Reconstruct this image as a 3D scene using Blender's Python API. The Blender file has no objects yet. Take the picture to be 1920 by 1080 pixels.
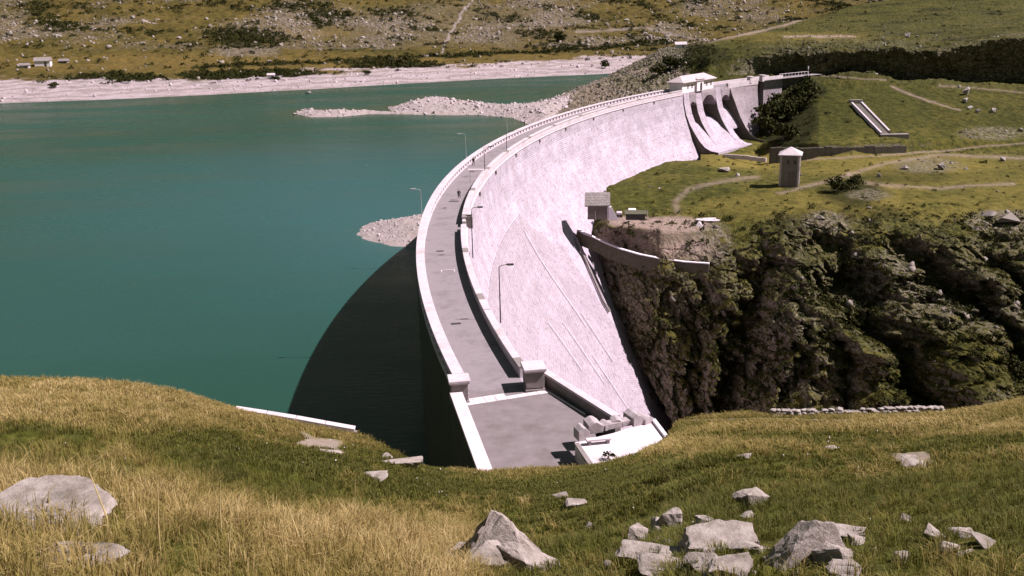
import bpy, bmesh, math, random
import numpy as np
from mathutils import Vector, Matrix
from mathutils.bvhtree import BVHTree
S = bpy.context.scene
C = S.collection
random.seed(7)
RNG = np.random.default_rng(11)
R_ = math.radians

# ------------------------------------------------------------------ camera, world, sun, exposure
FPX, CZ, ROLL = 1850.0, 31.0, R_(1.5)
WL = -20.3
PITCH = math.atan((540 + 15) / FPX)
cam = bpy.data.cameras.new('camera'); camo = bpy.data.objects.new('camera', cam); C.objects.link(camo)
cam.sensor_width = 36.0; cam.lens = FPX / 1920 * 36.0; cam.clip_start = 0.1; cam.clip_end = 6000
camo.matrix_world = (Matrix.Translation((0, 0, CZ)) @ Matrix.Rotation(math.pi / 2 - PITCH, 4, 'X') @ Matrix.Rotation(-ROLL, 4, 'Z'))
S.camera = camo
SUN_AZ, SUN_EL = R_(-4), R_(50)            # azimuth measured from +X (right) towards +Y (ahead)
w = bpy.data.worlds.new('World'); S.world = w; w.use_nodes = True
nt = w.node_tree; bg = nt.nodes['Background']
sky = nt.nodes.new('ShaderNodeTexSky'); sky.sky_type = 'NISHITA'; sky.sun_disc = False
sky.sun_elevation = SUN_EL; sky.sun_rotation = math.pi / 2 - SUN_AZ; sky.altitude = 2000
sky_tint = nt.nodes.new('ShaderNodeMixRGB'); sky_tint.blend_type = 'MULTIPLY'; sky_tint.inputs[0].default_value = 1; sky_tint.inputs[2].default_value = (1.0, .86, .52, 1)   # warm tint on the skylight alone, turns the shade olive
nt.links.new(sky.outputs[0], sky_tint.inputs[1]); nt.links.new(sky_tint.outputs[0], bg.inputs[0]); bg.inputs[1].default_value = 0.05
sl = bpy.data.lights.new('sun', 'SUN'); sl.energy = 4.8; sl.angle = R_(0.5); sl.color = (1.0, 0.90, 0.93)
so = bpy.data.objects.new('sun', sl); C.objects.link(so)
sd = Vector((math.cos(SUN_AZ) * math.cos(SUN_EL), math.sin(SUN_AZ) * math.cos(SUN_EL), math.sin(SUN_EL)))
so.rotation_euler = sd.to_track_quat('Z', 'Y').to_euler(); so.location = (100, 50, 200)
vs = S.view_settings; vs.view_transform = 'Standard'; vs.look = 'None'; vs.gamma = 1; vs.use_curve_mapping = False
vs.exposure = 1.1

# ------------------------------------------------------------------ survey helpers: bearing of a sighted point -> world position
CR, SR, CP, SP = math.cos(ROLL), math.sin(ROLL), math.cos(PITCH), math.sin(PITCH)
def rays(px, py):
    u = np.asarray(px, float) - 960.0; v = 540.0 - np.asarray(py, float)
    u2 = u * CR + v * SR; v2 = -u * SR + v * CR
    return u2, FPX * CP + v2 * SP, -FPX * SP + v2 * CP
def atY(px, py, Y):
    x, y, z = rays(px, py); t = Y / y
    return np.stack(np.broadcast_arrays(x * t, y * t, CZ + z * t), -1)
def atz(px, py, zz):
    x, y, z = rays(px, py); t = (zz - CZ) / z
    return np.array([x * t, y * t, CZ + z * t])
def tanp(px, py):
    x, y, z = rays(px, py); return -z / y

# ------------------------------------------------------------------ numpy noise
_perm = np.random.default_rng(3).permutation(256).astype(np.int64)
_perm = np.concatenate([_perm, _perm, _perm])
_g = np.random.default_rng(5).normal(size=(256, 3)); _g /= np.linalg.norm(_g, axis=1)[:, None]
def perlin(P):
    P = np.asarray(P, np.float64); sh = P.shape[:-1]; P = P.reshape(-1, 3)
    i = np.floor(P).astype(np.int64); f = P - i; i &= 255
    u = f * f * f * (f * (f * 6 - 15) + 10)
    out = np.zeros(len(P))
    for dx in (0, 1):
        a = _perm[i[:, 0] + dx]; wx = u[:, 0] if dx else 1 - u[:, 0]
        for dy in (0, 1):
            b = _perm[a + i[:, 1] + dy]; wy = u[:, 1] if dy else 1 - u[:, 1]
            for dz in (0, 1):
                h = _perm[b + i[:, 2] + dz] & 255; wz = u[:, 2] if dz else 1 - u[:, 2]
                g = _g[h]
                out += wx * wy * wz * (g[:, 0] * (f[:, 0] - dx) + g[:, 1] * (f[:, 1] - dy) + g[:, 2] * (f[:, 2] - dz))
    return out.reshape(sh)
def fbm(P, octv=4, gain=.5, lac=2.07, ridged=False):
    a, s, t = 1.0, 0.0, 0.0; P = np.asarray(P, float)
    for k in range(octv):
        n = perlin(P + 17.3 * k)
        if ridged: n = 1 - 2.6 * np.abs(n)
        s = s + a * n; t += a; a *= gain; P = P * lac
    return s / t

# ------------------------------------------------------------------ materials
def mat(name):
    m = bpy.data.materials.new(name); m.use_nodes = True
    return m, m.node_tree, m.node_tree.nodes['Principled BSDF']
def nd(t, kind, **kw):
    n = t.nodes.new('ShaderNode' + kind)
    for k, v in kw.items():
        if k.startswith('i_'):
            key = k[2:]; key = int(key) if key.isdigit() else key.replace('_', ' ')
            n.inputs[key].default_value = v
        else: setattr(n, k, v)
    return n
def noise(t, co, scale, detail=6, rough=.6, dist=0):
    n = nd(t, 'TexNoise'); n.inputs['Scale'].default_value = scale; n.inputs['Detail'].default_value = detail
    n.inputs['Roughness'].default_value = rough; n.inputs['Distortion'].default_value = dist
    t.links.new(co, n.inputs['Vector']); return n.outputs['Fac']
def ramp(t, fac, stops):
    r = nd(t, 'ValToRGB'); e = r.color_ramp.elements
    while len(e) < len(stops): e.new(.5)
    for k, (p, c) in enumerate(stops):
        e[k].position = p; e[k].color = (c, c, c, 1) if not hasattr(c, '__len__') else (*c, 1)
    t.links.new(fac, r.inputs[0]); return r.outputs[0]
def mix(t, fac, a, b, mode='MIX'):
    n = nd(t, 'MixRGB', blend_type=mode)
    for k, v in ((0, fac), (1, a), (2, b)):
        if isinstance(v, (int, float)): n.inputs[k].default_value = v
        elif isinstance(v, tuple): n.inputs[k].default_value = (*v, 1)
        else: t.links.new(v, n.inputs[k])
    return n.outputs[0]
def math_(t, op, a, b=0.0, clamp=False):
    n = nd(t, 'Math', operation=op); n.use_clamp = clamp
    for k, v in ((0, a), (1, b)):
        if isinstance(v, (int, float)): n.inputs[k].default_value = v
        else: t.links.new(v, n.inputs[k])
    return n.outputs[0]
def bump(t, b, h, strength=.5, dist=.1):
    n = nd(t, 'Bump'); n.inputs['Strength'].default_value = strength; n.inputs['Distance'].default_value = dist
    t.links.new(h, n.inputs['Height']); t.links.new(n.outputs[0], b.inputs['Normal'])
def simple(name, c1, c2, scale=3.0, rough=.85, bd=.02, stain=None, metal=0):
    m, t, b = mat(name); co = nd(t, 'TexCoord').outputs['Object']
    geo = nd(t, 'NewGeometry').outputs['Position']
    n = noise(t, geo, scale, 8, .65)
    col = mix(t, ramp(t, n, [(.3, 0), (.7, 1)]), c1, c2)
    if stain:
        n2 = noise(t, geo, scale * .23, 6, .7)
        col = mix(t, ramp(t, n2, [(.5, 0), (.72, .8)]), col, stain)
    t.links.new(col, b.inputs['Base Color']); b.inputs['Roughness'].default_value = rough; b.inputs['Metallic'].default_value = metal
    b.inputs['Specular IOR Level'].default_value = .3
    if bd: bump(t, b, noise(t, geo, scale * 4, 6, .7), .6, bd)
    return m
def attr(t, name):
    n = nd(t, 'Attribute'); n.attribute_name = name; return n.outputs['Fac']

def terrain_mat(name, g_dark, g_light, dry, rock_d, rock_l, dirt, fs=1.0, steep=(.62, .78), bd=.25, speck=0.0, shade_rock=None):
    m, t, b = mat(name); P = nd(t, 'NewGeometry')
    pos = P.outputs['Position']
    big = noise(t, pos, .06 * fs, 5, .6); mid = noise(t, pos, .5 * fs, 8, .7); fine = noise(t, pos, 3.0 * fs, 8, .75)
    g = mix(t, ramp(t, mid, [(.38, 0), (.62, 1)]), g_dark, g_light)
    g = mix(t, ramp(t, fine, [(.35, .55), (.65, 0)]), g, g_dark)
    dm = math_(t, 'ADD', attr(t, 'dry'), math_(t, 'MULTIPLY', math_(t, 'SUBTRACT', mid, .5), 1.6), True)
    dm = math_(t, 'ADD', dm, math_(t, 'MULTIPLY', math_(t, 'SUBTRACT', big, .5), 1.3), True)
    g = mix(t, dm, g, dry)
    sh = math_(t, 'MULTIPLY', attr(t, 'shrub'), ramp(t, noise(t, pos, 1.1 * fs, 6, .75), [(.3, .6), (.55, 1)]))
    g = mix(t, sh, g, tuple(x * .55 for x in g_dark))
    r = mix(t, ramp(t, noise(t, pos, 1.3 * fs, 9, .7, .6), [(.35, 0), (.65, 1)]), rock_d, rock_l)
    v = nd(t, 'TexVoronoi', feature='DISTANCE_TO_EDGE'); v.inputs['Scale'].default_value = .7 * fs; t.links.new(pos, v.inputs['Vector'])
    r = mix(t, ramp(t, v.outputs['Distance'], [(0, .7), (.05, 0)]), r, tuple(x * .4 for x in rock_d))
    sep = nd(t, 'SeparateXYZ'); t.links.new(P.outputs['Normal'], sep.inputs[0])
    nz = math_(t, 'ADD', sep.outputs['Z'], math_(t, 'MULTIPLY', math_(t, 'SUBTRACT', mid, .5), .55))
    rm = ramp(t, nz, [(steep[0], 1), (steep[1], 0)])
    rm = math_(t, 'ADD', rm, math_(t, 'MULTIPLY', attr(t, 'rock'), ramp(t, noise(t, pos, .8 * fs, 7, .7), [(.42, 0), (.52, 1.3)])), True)
    if speck > 0:
        n3 = noise(t, pos, 1.6 * fs, 4, .8)
        rm = math_(t, 'ADD', rm, ramp(t, n3, [(1 - speck, 0), (1 - speck + .04, 1)]), True)
    col = mix(t, rm, g, r)
    dd = math_(t, 'MULTIPLY', attr(t, 'dirt'), ramp(t, mid, [(.25, .6), (.55, 1.0)]), True)
    dc = mix(t, ramp(t, noise(t, pos, 1.2 * fs, 8, .8), [(.35, 0), (.6, 1)]), tuple(x * .72 for x in dirt), dirt)
    col = mix(t, dd, col, dc)
    t.links.new(col, b.inputs['Base Color']); b.inputs['Roughness'].default_value = .95
    b.inputs['Specular IOR Level'].default_value = .1
    hgt = math_(t, 'ADD', math_(t, 'MULTIPLY', mid, 1.5), fine)
    bump(t, b, hgt, .9, bd)
    return m

# ------------------------------------------------------------------ object helpers
def lnk(o, parent=None):
    C.objects.link(o)
    if parent: o.parent = parent
    return o
def tag(o, label=None, cat=None, group=None, kind=None):
    if label: o['label'] = label
    if cat: o['category'] = cat
    if group: o['group'] = group
    if kind: o['kind'] = kind
    return o
def thing(name, label, cat, loc=(0, 0, 0), rz=0, group=None):
    o = bpy.data.objects.new(name, None); C.objects.link(o); o.location = loc; o.rotation_euler = (0, 0, rz); o.empty_display_size = .3
    return tag(o, label, cat, group)
def mesh_obj(name, V, F, m, parent=None, smooth=False, uv=None):
    me = bpy.data.meshes.new(name); me.from_pydata([tuple(map(float, v)) for v in V], [], [tuple(int(i) for i in f) for f in F])
    if m: me.materials.append(m)
    if smooth: me.polygons.foreach_set('use_smooth', [True] * len(me.polygons))
    me.update()
    return lnk(bpy.data.objects.new(name, me), parent)
def bm_obj(name, bm, m, parent=None, smooth=False):
    me = bpy.data.meshes.new(name); bmesh.ops.recalc_face_normals(bm, faces=bm.faces); bm.to_mesh(me); bm.free()
    if m: me.materials.append(m)
    if smooth: me.polygons.foreach_set('use_smooth', [True] * len(me.polygons))
    return lnk(bpy.data.objects.new(name, me), parent)
def box(bm, c, s, rz=0, bev=0, tilt=None):
    r = bmesh.ops.create_cube(bm, size=1)
    M = Matrix.Translation(c) @ Matrix.Rotation(rz, 4, 'Z')
    if tilt: M = M @ Matrix.Rotation(tilt[0], 4, 'X') @ Matrix.Rotation(tilt[1], 4, 'Y')
    bmesh.ops.transform(bm, matrix=M @ Matrix.Diagonal((*s, 1)), verts=r['verts'])
    if bev: bmesh.ops.bevel(bm, geom=list({e for v in r['verts'] for e in v.link_edges}), offset=bev, segments=1, affect='EDGES')
def tube(bm, pts, rad, n=8):
    rads = rad if hasattr(rad, '__len__') else [rad] * len(pts); rings = []
    for k, p in enumerate(pts):
        p = Vector(p); a = Vector(pts[max(0, k - 1)]); b = Vector(pts[min(len(pts) - 1, k + 1)])
        q = (b - a).to_track_quat('Z', 'Y')
        rings.append([bm.verts.new(p + q @ Vector((rads[k] * math.cos(2 * math.pi * j / n), rads[k] * math.sin(2 * math.pi * j / n), 0))) for j in range(n)])
    for k in range(len(rings) - 1):
        for j in range(n): bm.faces.new((rings[k][j], rings[k][(j + 1) % n], rings[k + 1][(j + 1) % n], rings[k + 1][j]))
    bm.faces.new(rings[0][::-1]); bm.faces.new(rings[-1])
def prism(bm, poly, z0, z1):
    lo = [bm.verts.new((p[0], p[1], z0)) for p in poly]; hi = [bm.verts.new((p[0], p[1], z1)) for p in poly]; n = len(poly)
    bm.faces.new(lo[::-1]); bm.faces.new(hi)
    for k in range(n): bm.faces.new((lo[k], lo[(k + 1) % n], hi[(k + 1) % n], hi[k]))

# ------------------------------------------------------------------ terrain patches
def smooth1(a, k, ax):
    for _ in range(k):
        p = np.concatenate([np.take(a, [0], ax), a, np.take(a, [-1], ax)], ax)
        n = a.shape[ax]
        a = (np.take(p, range(0, n), ax) + 2 * np.take(p, range(1, n + 1), ax) + np.take(p, range(2, n + 2), ax)) / 4
    return a
def expand(cols, tab, us, vpos, vs_, blur=(0, 0)):
    tab = np.array(tab, float)                      # rows x cols
    A = np.stack([np.interp(us, cols, row) for row in tab])           # rows x nu
    i = np.clip(np.searchsorted(vpos, vs_, 'right') - 1, 0, len(vpos) - 2)
    t = ((vs_ - vpos[i]) / (vpos[i + 1] - vpos[i]))[:, None]
    B = A[i] * (1 - t) + A[i + 1] * t
    return smooth1(smooth1(B, blur[0], 0), blur[1], 1)
def grid_mesh(name, P, m, attrs, keep=None, smooth=True):
    nv, nu = P.shape[:2]
    me = bpy.data.meshes.new(name)
    idx = np.arange(nv * nu).reshape(nv, nu)
    q = np.stack([idx[:-1, :-1], idx[:-1, 1:], idx[1:, 1:], idx[1:, :-1]], -1).reshape(-1, 4)
    me.vertices.add(nv * nu); me.vertices.foreach_set('co', P.reshape(-1).astype(np.float32))
    me.loops.add(q.size); me.loops.foreach_set('vertex_index', q.reshape(-1).astype(np.int32))
    me.polygons.add(len(q)); me.polygons.foreach_set('loop_start', np.arange(0, q.size, 4, dtype=np.int32))
    me.polygons.foreach_set('use_smooth', np.full(len(q), smooth))
    me.update(calc_edges=True); me.validate()
    for k, a in attrs.items():
        at = me.attributes.new(k, 'FLOAT', 'POINT'); at.data.foreach_set('value', np.clip(a, 0, 1).reshape(-1).astype(np.float32))
    me.materials.append(m)
    o = lnk(bpy.data.objects.new(name, me)); o['kind'] = 'structure'
    return o
def blob(PX, PY, x, y, rx, ry, v=1.0, soft=.5):
    d = np.hypot((PX - x) / rx, (PY - y) / ry)
    return v * np.clip((1 - d) / soft + .5, 0, 1)
def pline(PX, PY, pts, wd, v=1.0, asp=1.0):
    best = np.full(PX.shape, 1e9)
    for (x0, y0), (x1, y1) in zip(pts[:-1], pts[1:]):
        dx, dy = x1 - x0, (y1 - y0) * asp; L = dx * dx + dy * dy + 1e-9
        t = np.clip(((PX - x0) * dx + (PY - y0) * asp * dy) / L, 0, 1)
        best = np.minimum(best, np.hypot(PX - x0 - t * dx, (PY - y0) * asp - t * dy))
    return v * np.exp(-(best / wd) ** 2)
def bvh_of(P, step=2):
    Q = P[::step, ::step]; nv, nu = Q.shape[:2]; idx = np.arange(nv * nu).reshape(nv, nu)
    q = np.stack([idx[:-1, :-1], idx[:-1, 1:], idx[1:, 1:], idx[1:, :-1]], -1).reshape(-1, 4)
    return BVHTree.FromPolygons(Q.reshape(-1, 3).tolist(), q.tolist())
def hit(bv, px, py):
    d = Vector([float(c) for c in rays(px, py)]).normalized()
    r = bv.ray_cast(Vector((0, 0, CZ)), d)
    return r[0], r[1]
def drop(bv, x, y, default=0.0):
    r = bv.ray_cast(Vector((x, y, 400)), Vector((0, 0, -1)))
    return r[0].z if r[0] else default

# dam geometry constants (circular arch)
DX, DY, DR, DW = 256.66, 138.1, 269.1, 6.3
HZ = [0, 3, 7.3, 14, 20.5, 30, 60, 90]; HO = [0, .2, 1.2, 3.8, 7.4, 13.8, 33, 52]
def off(z): return float(np.interp(-z, HZ, HO))
def arc(phi, r, z=0.0):
    a = R_(phi); return Vector((DX - r * math.cos(a), DY + r * math.sin(a), z))
def phi_px(px, r=DR - DW, z=0):
    lo, hi_ = -20, 62
    for _ in range(40):
        m_ = (lo + hi_) / 2; P = arc(m_, r, z)
        x, y, zz = P.x, P.y, P.z - CZ; fw = y * CP - zz * SP; up = y * SP + zz * CP
        u2 = x / fw * FPX; v2 = up / fw * FPX
        if 960 + u2 * CR - v2 * SR < px: lo = m_
        else: hi_ = m_
    return (lo + hi_) / 2
def face_Y(PX, PY):
    x, y, z = rays(PX, PY); out = np.full(PX.shape, 999.0)
    for Y in np.arange(70, 420, 1.0):
        t = Y / y; X = x * t; Z = CZ + z * t
        rr = np.hypot(X - DX, Y - DY)
        ok = (rr >= DR - DW - np.interp(-Z, HZ, HO)) & (rr < DR) & (Z < 1) & (out > 900)
        out[ok] = Y
    return out

# =================================================================== THE SETTING
# ---- near hillside
NC = [-700, -200, 0, 150, 250, 330, 390, 440, 560, 665, 720, 790, 850, 900, 1000, 1066, 1130, 1200, 1255, 1275, 1320, 1400, 1450, 1600, 1770, 1850, 1920, 2100, 2700]
NS = [700, 706, 714, 716, 724, 739, 758, 773, 797, 815, 838, 878, 884, 888, 881, 879, 871, 851, 824, 789, 782, 772, 780, 778, 775, 765, 748, 735, 720]
NY = [40, 42, 44, 45, 46, 48, 52, 56, 58, 58, 56, 55, 57, 59.5, 60, 59.5, 58.5, 57.5, 59.5, 66, 69, 71, 70, 69, 68, 67, 66, 64, 60]
us = np.concatenate([np.linspace(-3600, -720, 60), np.linspace(-700, -60, 60), np.linspace(-50, 1970, 760), np.linspace(1980, 2700, 60), np.linspace(2740, 5600, 60)])
sil = smooth1(np.interp(us, NC, NS)[None], 10, 1)[0]; sy = smooth1(np.interp(us, NC, NY)[None], 10, 1)[0]
ts = tanp(us, sil)
fr = np.concatenate([np.linspace(0, 1, 420) ** 1.6])
rows = []; PXg = []; PYg = []
xr, yr, zr = rays(us, np.full_like(us, 800.0)); bear = xr / yr
mb_ = smooth1((ts - 1.7 / sy)[None], 2500, 1)[0]
for q in fr:
    Y = .6 + (sy - .6) * q
    m_ = ts - 1.7 / sy
    z = (CZ - 1.7 - m_ * Y) * q ** 5 + (CZ - 1.7 - mb_ * Y) * (1 - q ** 5)
    b_ = bear
    rows.append(np.stack([b_ * Y, Y, z], -1))
for dY, dz in ((1.2, -.5), (3, -2.2), (7, -7), (14, -16), (25, -30), (45, -52)):
    rows.append(np.stack([bear * (sy + dY), sy + dY, np.full_like(sy, 0) + CZ - 1.7 - (ts - 1.7 / sy) * sy + dz], -1))
NP = np.array(rows)
# bearing fix: columns follow the sight line of the silhouette point
xs_, ys_, zs_ = rays(us, sil); NP[..., 0] = (xs_ / ys_)[None] * NP[..., 1]
d_ = NP - np.array([0, 0, CZ])
fwd = d_[..., 1] * CP - d_[..., 2] * SP; upv = d_[..., 1] * SP + d_[..., 2] * CP
uu, vv = d_[..., 0] / fwd * FPX, upv / fwd * FPX
NX_, NYp = 960 + uu * CR - vv * SR, 540 - (uu * SR + vv * CR)
edge = np.clip((NYp - sil[None]) / 90, 0, 1)
NP[..., 2] += (fbm(NP * .22, 3) * .9 + fbm(NP * 1.1, 3) * .25) * edge * np.clip(NP[..., 1] / 22, .25, 1.1) + fbm(NP * .9, 3) * .12 * (1 - edge)
nb = fbm(NP * np.array([.18, .09, .1]), 4); nb2 = fbm(NP * np.array([1.3, .6, .6]), 5, .7)
dry = .28 + nb * 1.3 + nb2 * 2.4
dry += blob(NX_, NYp, 250, 745, 460, 60, .5) + blob(NX_, NYp, 600, 830, 120, 25, .2)
dry -= blob(NX_, NYp, 180, 850, 330, 45, .55) + blob(NX_, NYp, 620, 900, 280, 70, .7) + blob(NX_, NYp, 480, 880, 180, 40, .3) + blob(NX_, NYp, 1010, 930, 200, 60, .25)
dry += pline(NX_, NYp, [(0, 920), (250, 915), (430, 950), (620, 1010), (860, 1060)], 75, .75)
dry += blob(NX_, NYp, 300, 1060, 600, 70, .25)
dry -= blob(NX_, NYp, 1600, 930, 560, 130, .42) + blob(NX_, NYp, 1150, 980, 300, 110, .42) + blob(NX_, NYp, 380, 1040, 90, 45, .35)
dry += blob(NX_, NYp, 1350, 850, 130, 22, .45) + blob(NX_, NYp, 1650, 805, 300, 18, .5) + blob(NX_, NYp, 950, 890, 120, 18, .4) + blob(NX_, NYp, 900, 955, 120, 20, .4)
dirt = blob(NX_, NYp, 600, 832, 45, 9, .9) + blob(NX_, NYp, 1710, 862, 40, 9, .8) + pline(NX_, NYp, [(560, 812), (640, 850)], 7, .7) + pline(NX_, NYp, [(1280, 790), (1420, 786), (1600, 790)], 4, .5)
near_mat = terrain_mat('hillside_turf', (.030, .036, .005), (.075, .080, .010), (.15, .11, .035), (.08, .065, .05), (.2, .17, .15), (.26, .205, .17), fs=3.0, bd=.04, steep=(-.5, -.3))
near = grid_mesh('hillside', NP, near_mat, dict(dry=dry, dirt=dirt, rock=np.zeros_like(dry), shrub=np.zeros_like(dry)))
near_bvh = bvh_of(NP, 2)
NDRY = dry

# ---- right bank: gorge, plateau, slope and hill
RC0 = [1040, 1140, 1240, 1330, 1450, 1600, 1750, 1920, 2150]
RC = [1040, 1140, 1240, 1330, 1428, 1468, 1535, 1600, 1750, 1920, 2150]
RT = [  # (py row, Y row, roughness of the ground)
 ([1000] * 9, [205, 200, 190, 130, 125, 125, 125, 125, 125], 5),
 ([800] * 9, [222, 212, 190, 178, 163, 155, 150, 145, 140], 7),
 ([640] * 9, [240, 212, 197, 190, 176, 170, 167, 163, 160], 7.5),
 ([500, 472, 508, 512, 432, 428, 440, 440, 440], [246, 216, 204, 200, 202, 200, 192, 190, 190], 3.2),
 ([450, 424, 428, 430, 392, 385, 385, 385, 385], [250, 217, 209, 209, 216, 214, 214, 214, 214], .9),
 ([400, 350, 352, 355, 350, 340, 340, 340, 340], [255, 249, 247, 241, 241, 243, 243, 243, 243], .8),
 ([340, 320, 305, 300, 297, 292, 285, 280, 280], [268, 276, 284, 286, 285, 288, 296, 300, 300], .7),
 ([300, 300, 290, 288, 270, 268, 262, 262, 262], [295, 305, 305, 300, 288, 290, 299, 303, 303], .6),
 ([260, 260, 260, 255, 210, 205, 215, 215, 215], [330, 330, 330, 325, 320, 325, 325, 325, 325], 1.0),
 ([230, 205, 190, 172, 152, 142, 155, 162, 165], [385, 390, 352, 350, 352, 358, 360, 360, 360], 1.2),
 ([212, 180, 155, 147, 138, 136, 150, 158, 160], [430, 430, 420, 396, 418, 422, 422, 422, 422], 2.5),
 ([200, 160, 122, 108, 100, 94, 92, 70, 70], [455, 480, 470, 415, 411, 412, 412, 410, 410], 3.5),  # cliff top leans out past its foot to darken the face
 ([190, 150, 105, 92, 75, 55, 50, 45, 45], [470, 530, 510, 480, 500, 530, 520, 510, 510], 2),
 ([184, 143, 92, 78, 45, 8, -15, -30, -40], [480, 590, 570, 560, 620, 680, 680, 680, 680], 1.6),
 ([190, 150, 105, 95, 60, 30, 10, 0, 0], [530, 640, 650, 700, 780, 900, 900, 900, 900], 1)]
def widen(row, k):
    f = lambda x: float(np.interp(x, RC0, row)); l = row[3]
    a, b_, c_ = f(1428), f(1468), f(1505)
    ov = {7: ((268, 314), (264, 322), (268, 289)), 8: ((240, 330), (225, 333), (200, 326)), 9: ((165, 352), (160, 352), (150, 352))}
    return list(row[:4]) + [a, b_, c_] + list(row[5:])
RT2 = []
OV = {6: ((295, 303), (296, 297), (294, 288)), 7: ((272, 313), (268, 304), (268, 290)), 8: ((245, 330), (228, 331), (205, 328)), 9: ((165, 352), (166, 352), (152, 352))}
for k_, (pyr, Yr, am) in enumerate(RT):
    p2, y2 = widen(pyr, k_), widen(Yr, k_)
    if k_ in OV:
        for j_ in range(3): p2[4 + j_], y2[4 + j_] = OV[k_][j_]
    RT2.append((p2, y2, am))
RT = RT2
vpos = np.array([0, .8, 2.0, 3.5, 4.2, 5.0, 5.6, 5.9, 6.8, 7.6, 7.9, 8.6, 9.2, 9.7, 9.9])
vsv = np.linspace(0, 9.9, 860); usv = np.linspace(1040, 2150, 880)
RPY = expand(RC, [r[0] for r in RT], usv, vpos, vsv, (14, 6)); RYY = expand(RC, [r[1] for r in RT], usv, vpos, vsv, (14, 6))
RAM = expand(RC, [[r[2]] * len(RC) for r in RT], usv, vpos, vsv, (10, 0))
RPX = np.broadcast_to(usv, RPY.shape).copy()
_q = np.stack([RPX * .012, RPY * .02, RPX * 0], -1)
RPY = RPY + fbm(_q, 5, .6) * 62 * np.clip(1 - np.abs(RPY - 118) / 60, 0, 1) * np.clip((RPX - 1380) / 120, 0, 1) + fbm(_q * 1.6 + 9, 4, .6) * 26 * np.clip(1 - np.abs(RPY - 430) / 45, 0, 1) * np.clip((RPX - 1400) / 90, 0, 1)
gul = 0
_b = atY(RPX, RPY, RYY); _w1 = fbm(_b * .04, 5, .65) * 190; _w2 = fbm(_b * .04 + 31, 5, .65) * 150; GX, GY = RPX + _w1, RPY + _w2
for pts, wd, dp in (([(1430, 440), (1415, 560), (1370, 690), (1330, 790)], 20, 11), ([(1312, 530), (1290, 640), (1272, 780)], 13, 6),
                    ([(1500, 440), (1560, 500), (1640, 600), (1700, 690), (1790, 780)], 27, 12), ([(1700, 450), (1745, 540), (1810, 610), (1900, 690)], 26, 11),
                    ([(1550, 640), (1600, 780)], 18, 6), ([(1840, 450), (1860, 520), (1920, 580)], 22, 8), ([(1470, 600), (1440, 760)], 12, 5)):
    gul = gul + pline(GX, GY, pts, wd * 1.0, dp * .62)
for pts, wd, dp in (([(1440, 450), (1530, 560), (1620, 660), (1720, 760)], 22, 6), ([(1360, 520), (1340, 640), (1310, 750)], 16, 4), ([(1660, 470), (1690, 560), (1780, 660), (1850, 750)], 18, 4),
                    ([(1480, 600), (1500, 720)], 16, 4)):
    gul = gul - pline(GX, GY, pts, wd, dp * .3)
cm = np.clip((RAM - 1.2) / 4, 0, 1) * (RPY > 400) + np.clip((RAM - 1.6) / 1.6, 0, 1) * .55 * (RPY < 190) * np.clip((RPX - 1380) / 80, 0, 1)
RYY = RYY + gul * cm
RP = atY(RPX, RPY, RYY)
Q = RP * np.array([.075, .05, .045]); n1 = fbm(Q, 6, .55, ridged=True); n2 = fbm(RP * np.array([.3, .2, .16]), 4, .55)
Qd = RP.copy(); Qd = np.stack([Qd[..., 0] * .12 + Qd[..., 2] * .10, Qd[..., 1] * .06, Qd[..., 2] * .035 - Qd[..., 0] * .03], -1)
n4 = fbm(RP * np.array([.10, .08, .07]) + 90, 5, .58, ridged=True)
n3 = fbm(RP * .12, 5, .5); n5 = fbm(RP * .55, 4, .6)
bank = np.clip((1300 - RPX) / 60, 0, 1) * (RPY < 235)
n6 = fbm(RP * np.array([.22, .16, .13]) + 7, 5, .62, ridged=True); n7 = fbm(RP * np.array([.8, .6, .5]) + 3, 4, .6, ridged=True)
led = RP[..., 2] * .33 + RP[..., 0] * .08 + n3 * 2.2; led = (led - np.floor(led)) ** 3
nL = fbm(RP * np.array([.035, .03, .03]) + 51, 3, .5)
_ph = np.random.default_rng(21).random(4096)
def blocks(P, fr, seed, ax):
    wq = P + np.stack([fbm(P * .12 + seed, 3), fbm(P * .12 + seed + 9, 3), fbm(P * .12 + seed + 20, 3)], -1) * 5
    k = np.floor(np.stack([(wq[..., 0] + ax * wq[..., 2]) * fr, wq[..., 1] * fr * .8, (wq[..., 2] - ax * wq[..., 0]) * fr * .8], -1)).astype(np.int64)
    return _ph[(k[..., 0] * 73 + k[..., 1] * 179 + k[..., 2] * 283 + seed * 31) % 4096] - .5
bk = blocks(RP, .13, 1, .45) * 5.5 + blocks(RP, .33, 2, .3) * 2.8 + blocks(RP, .8, 3, .5) * 1.2
disp = RAM * ((n1 * .16 + n4 * .22 + nL * 2.0) * cm) + cm * (n6 * 1.6 + n7 * .8 - led * 1.2 + bk)
RP[..., 1] -= disp * .9; RP[..., 0] += disp * .15
RP[..., 2] += disp * .12 + (1 - cm) * (n3 * RAM * 1.1 + n5 * .45 * np.clip(RAM, .4, 2)) + cm * n5 * .35
RP[..., 2] += bank * (n2 * 2.0 + n5 * 1.2)
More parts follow.
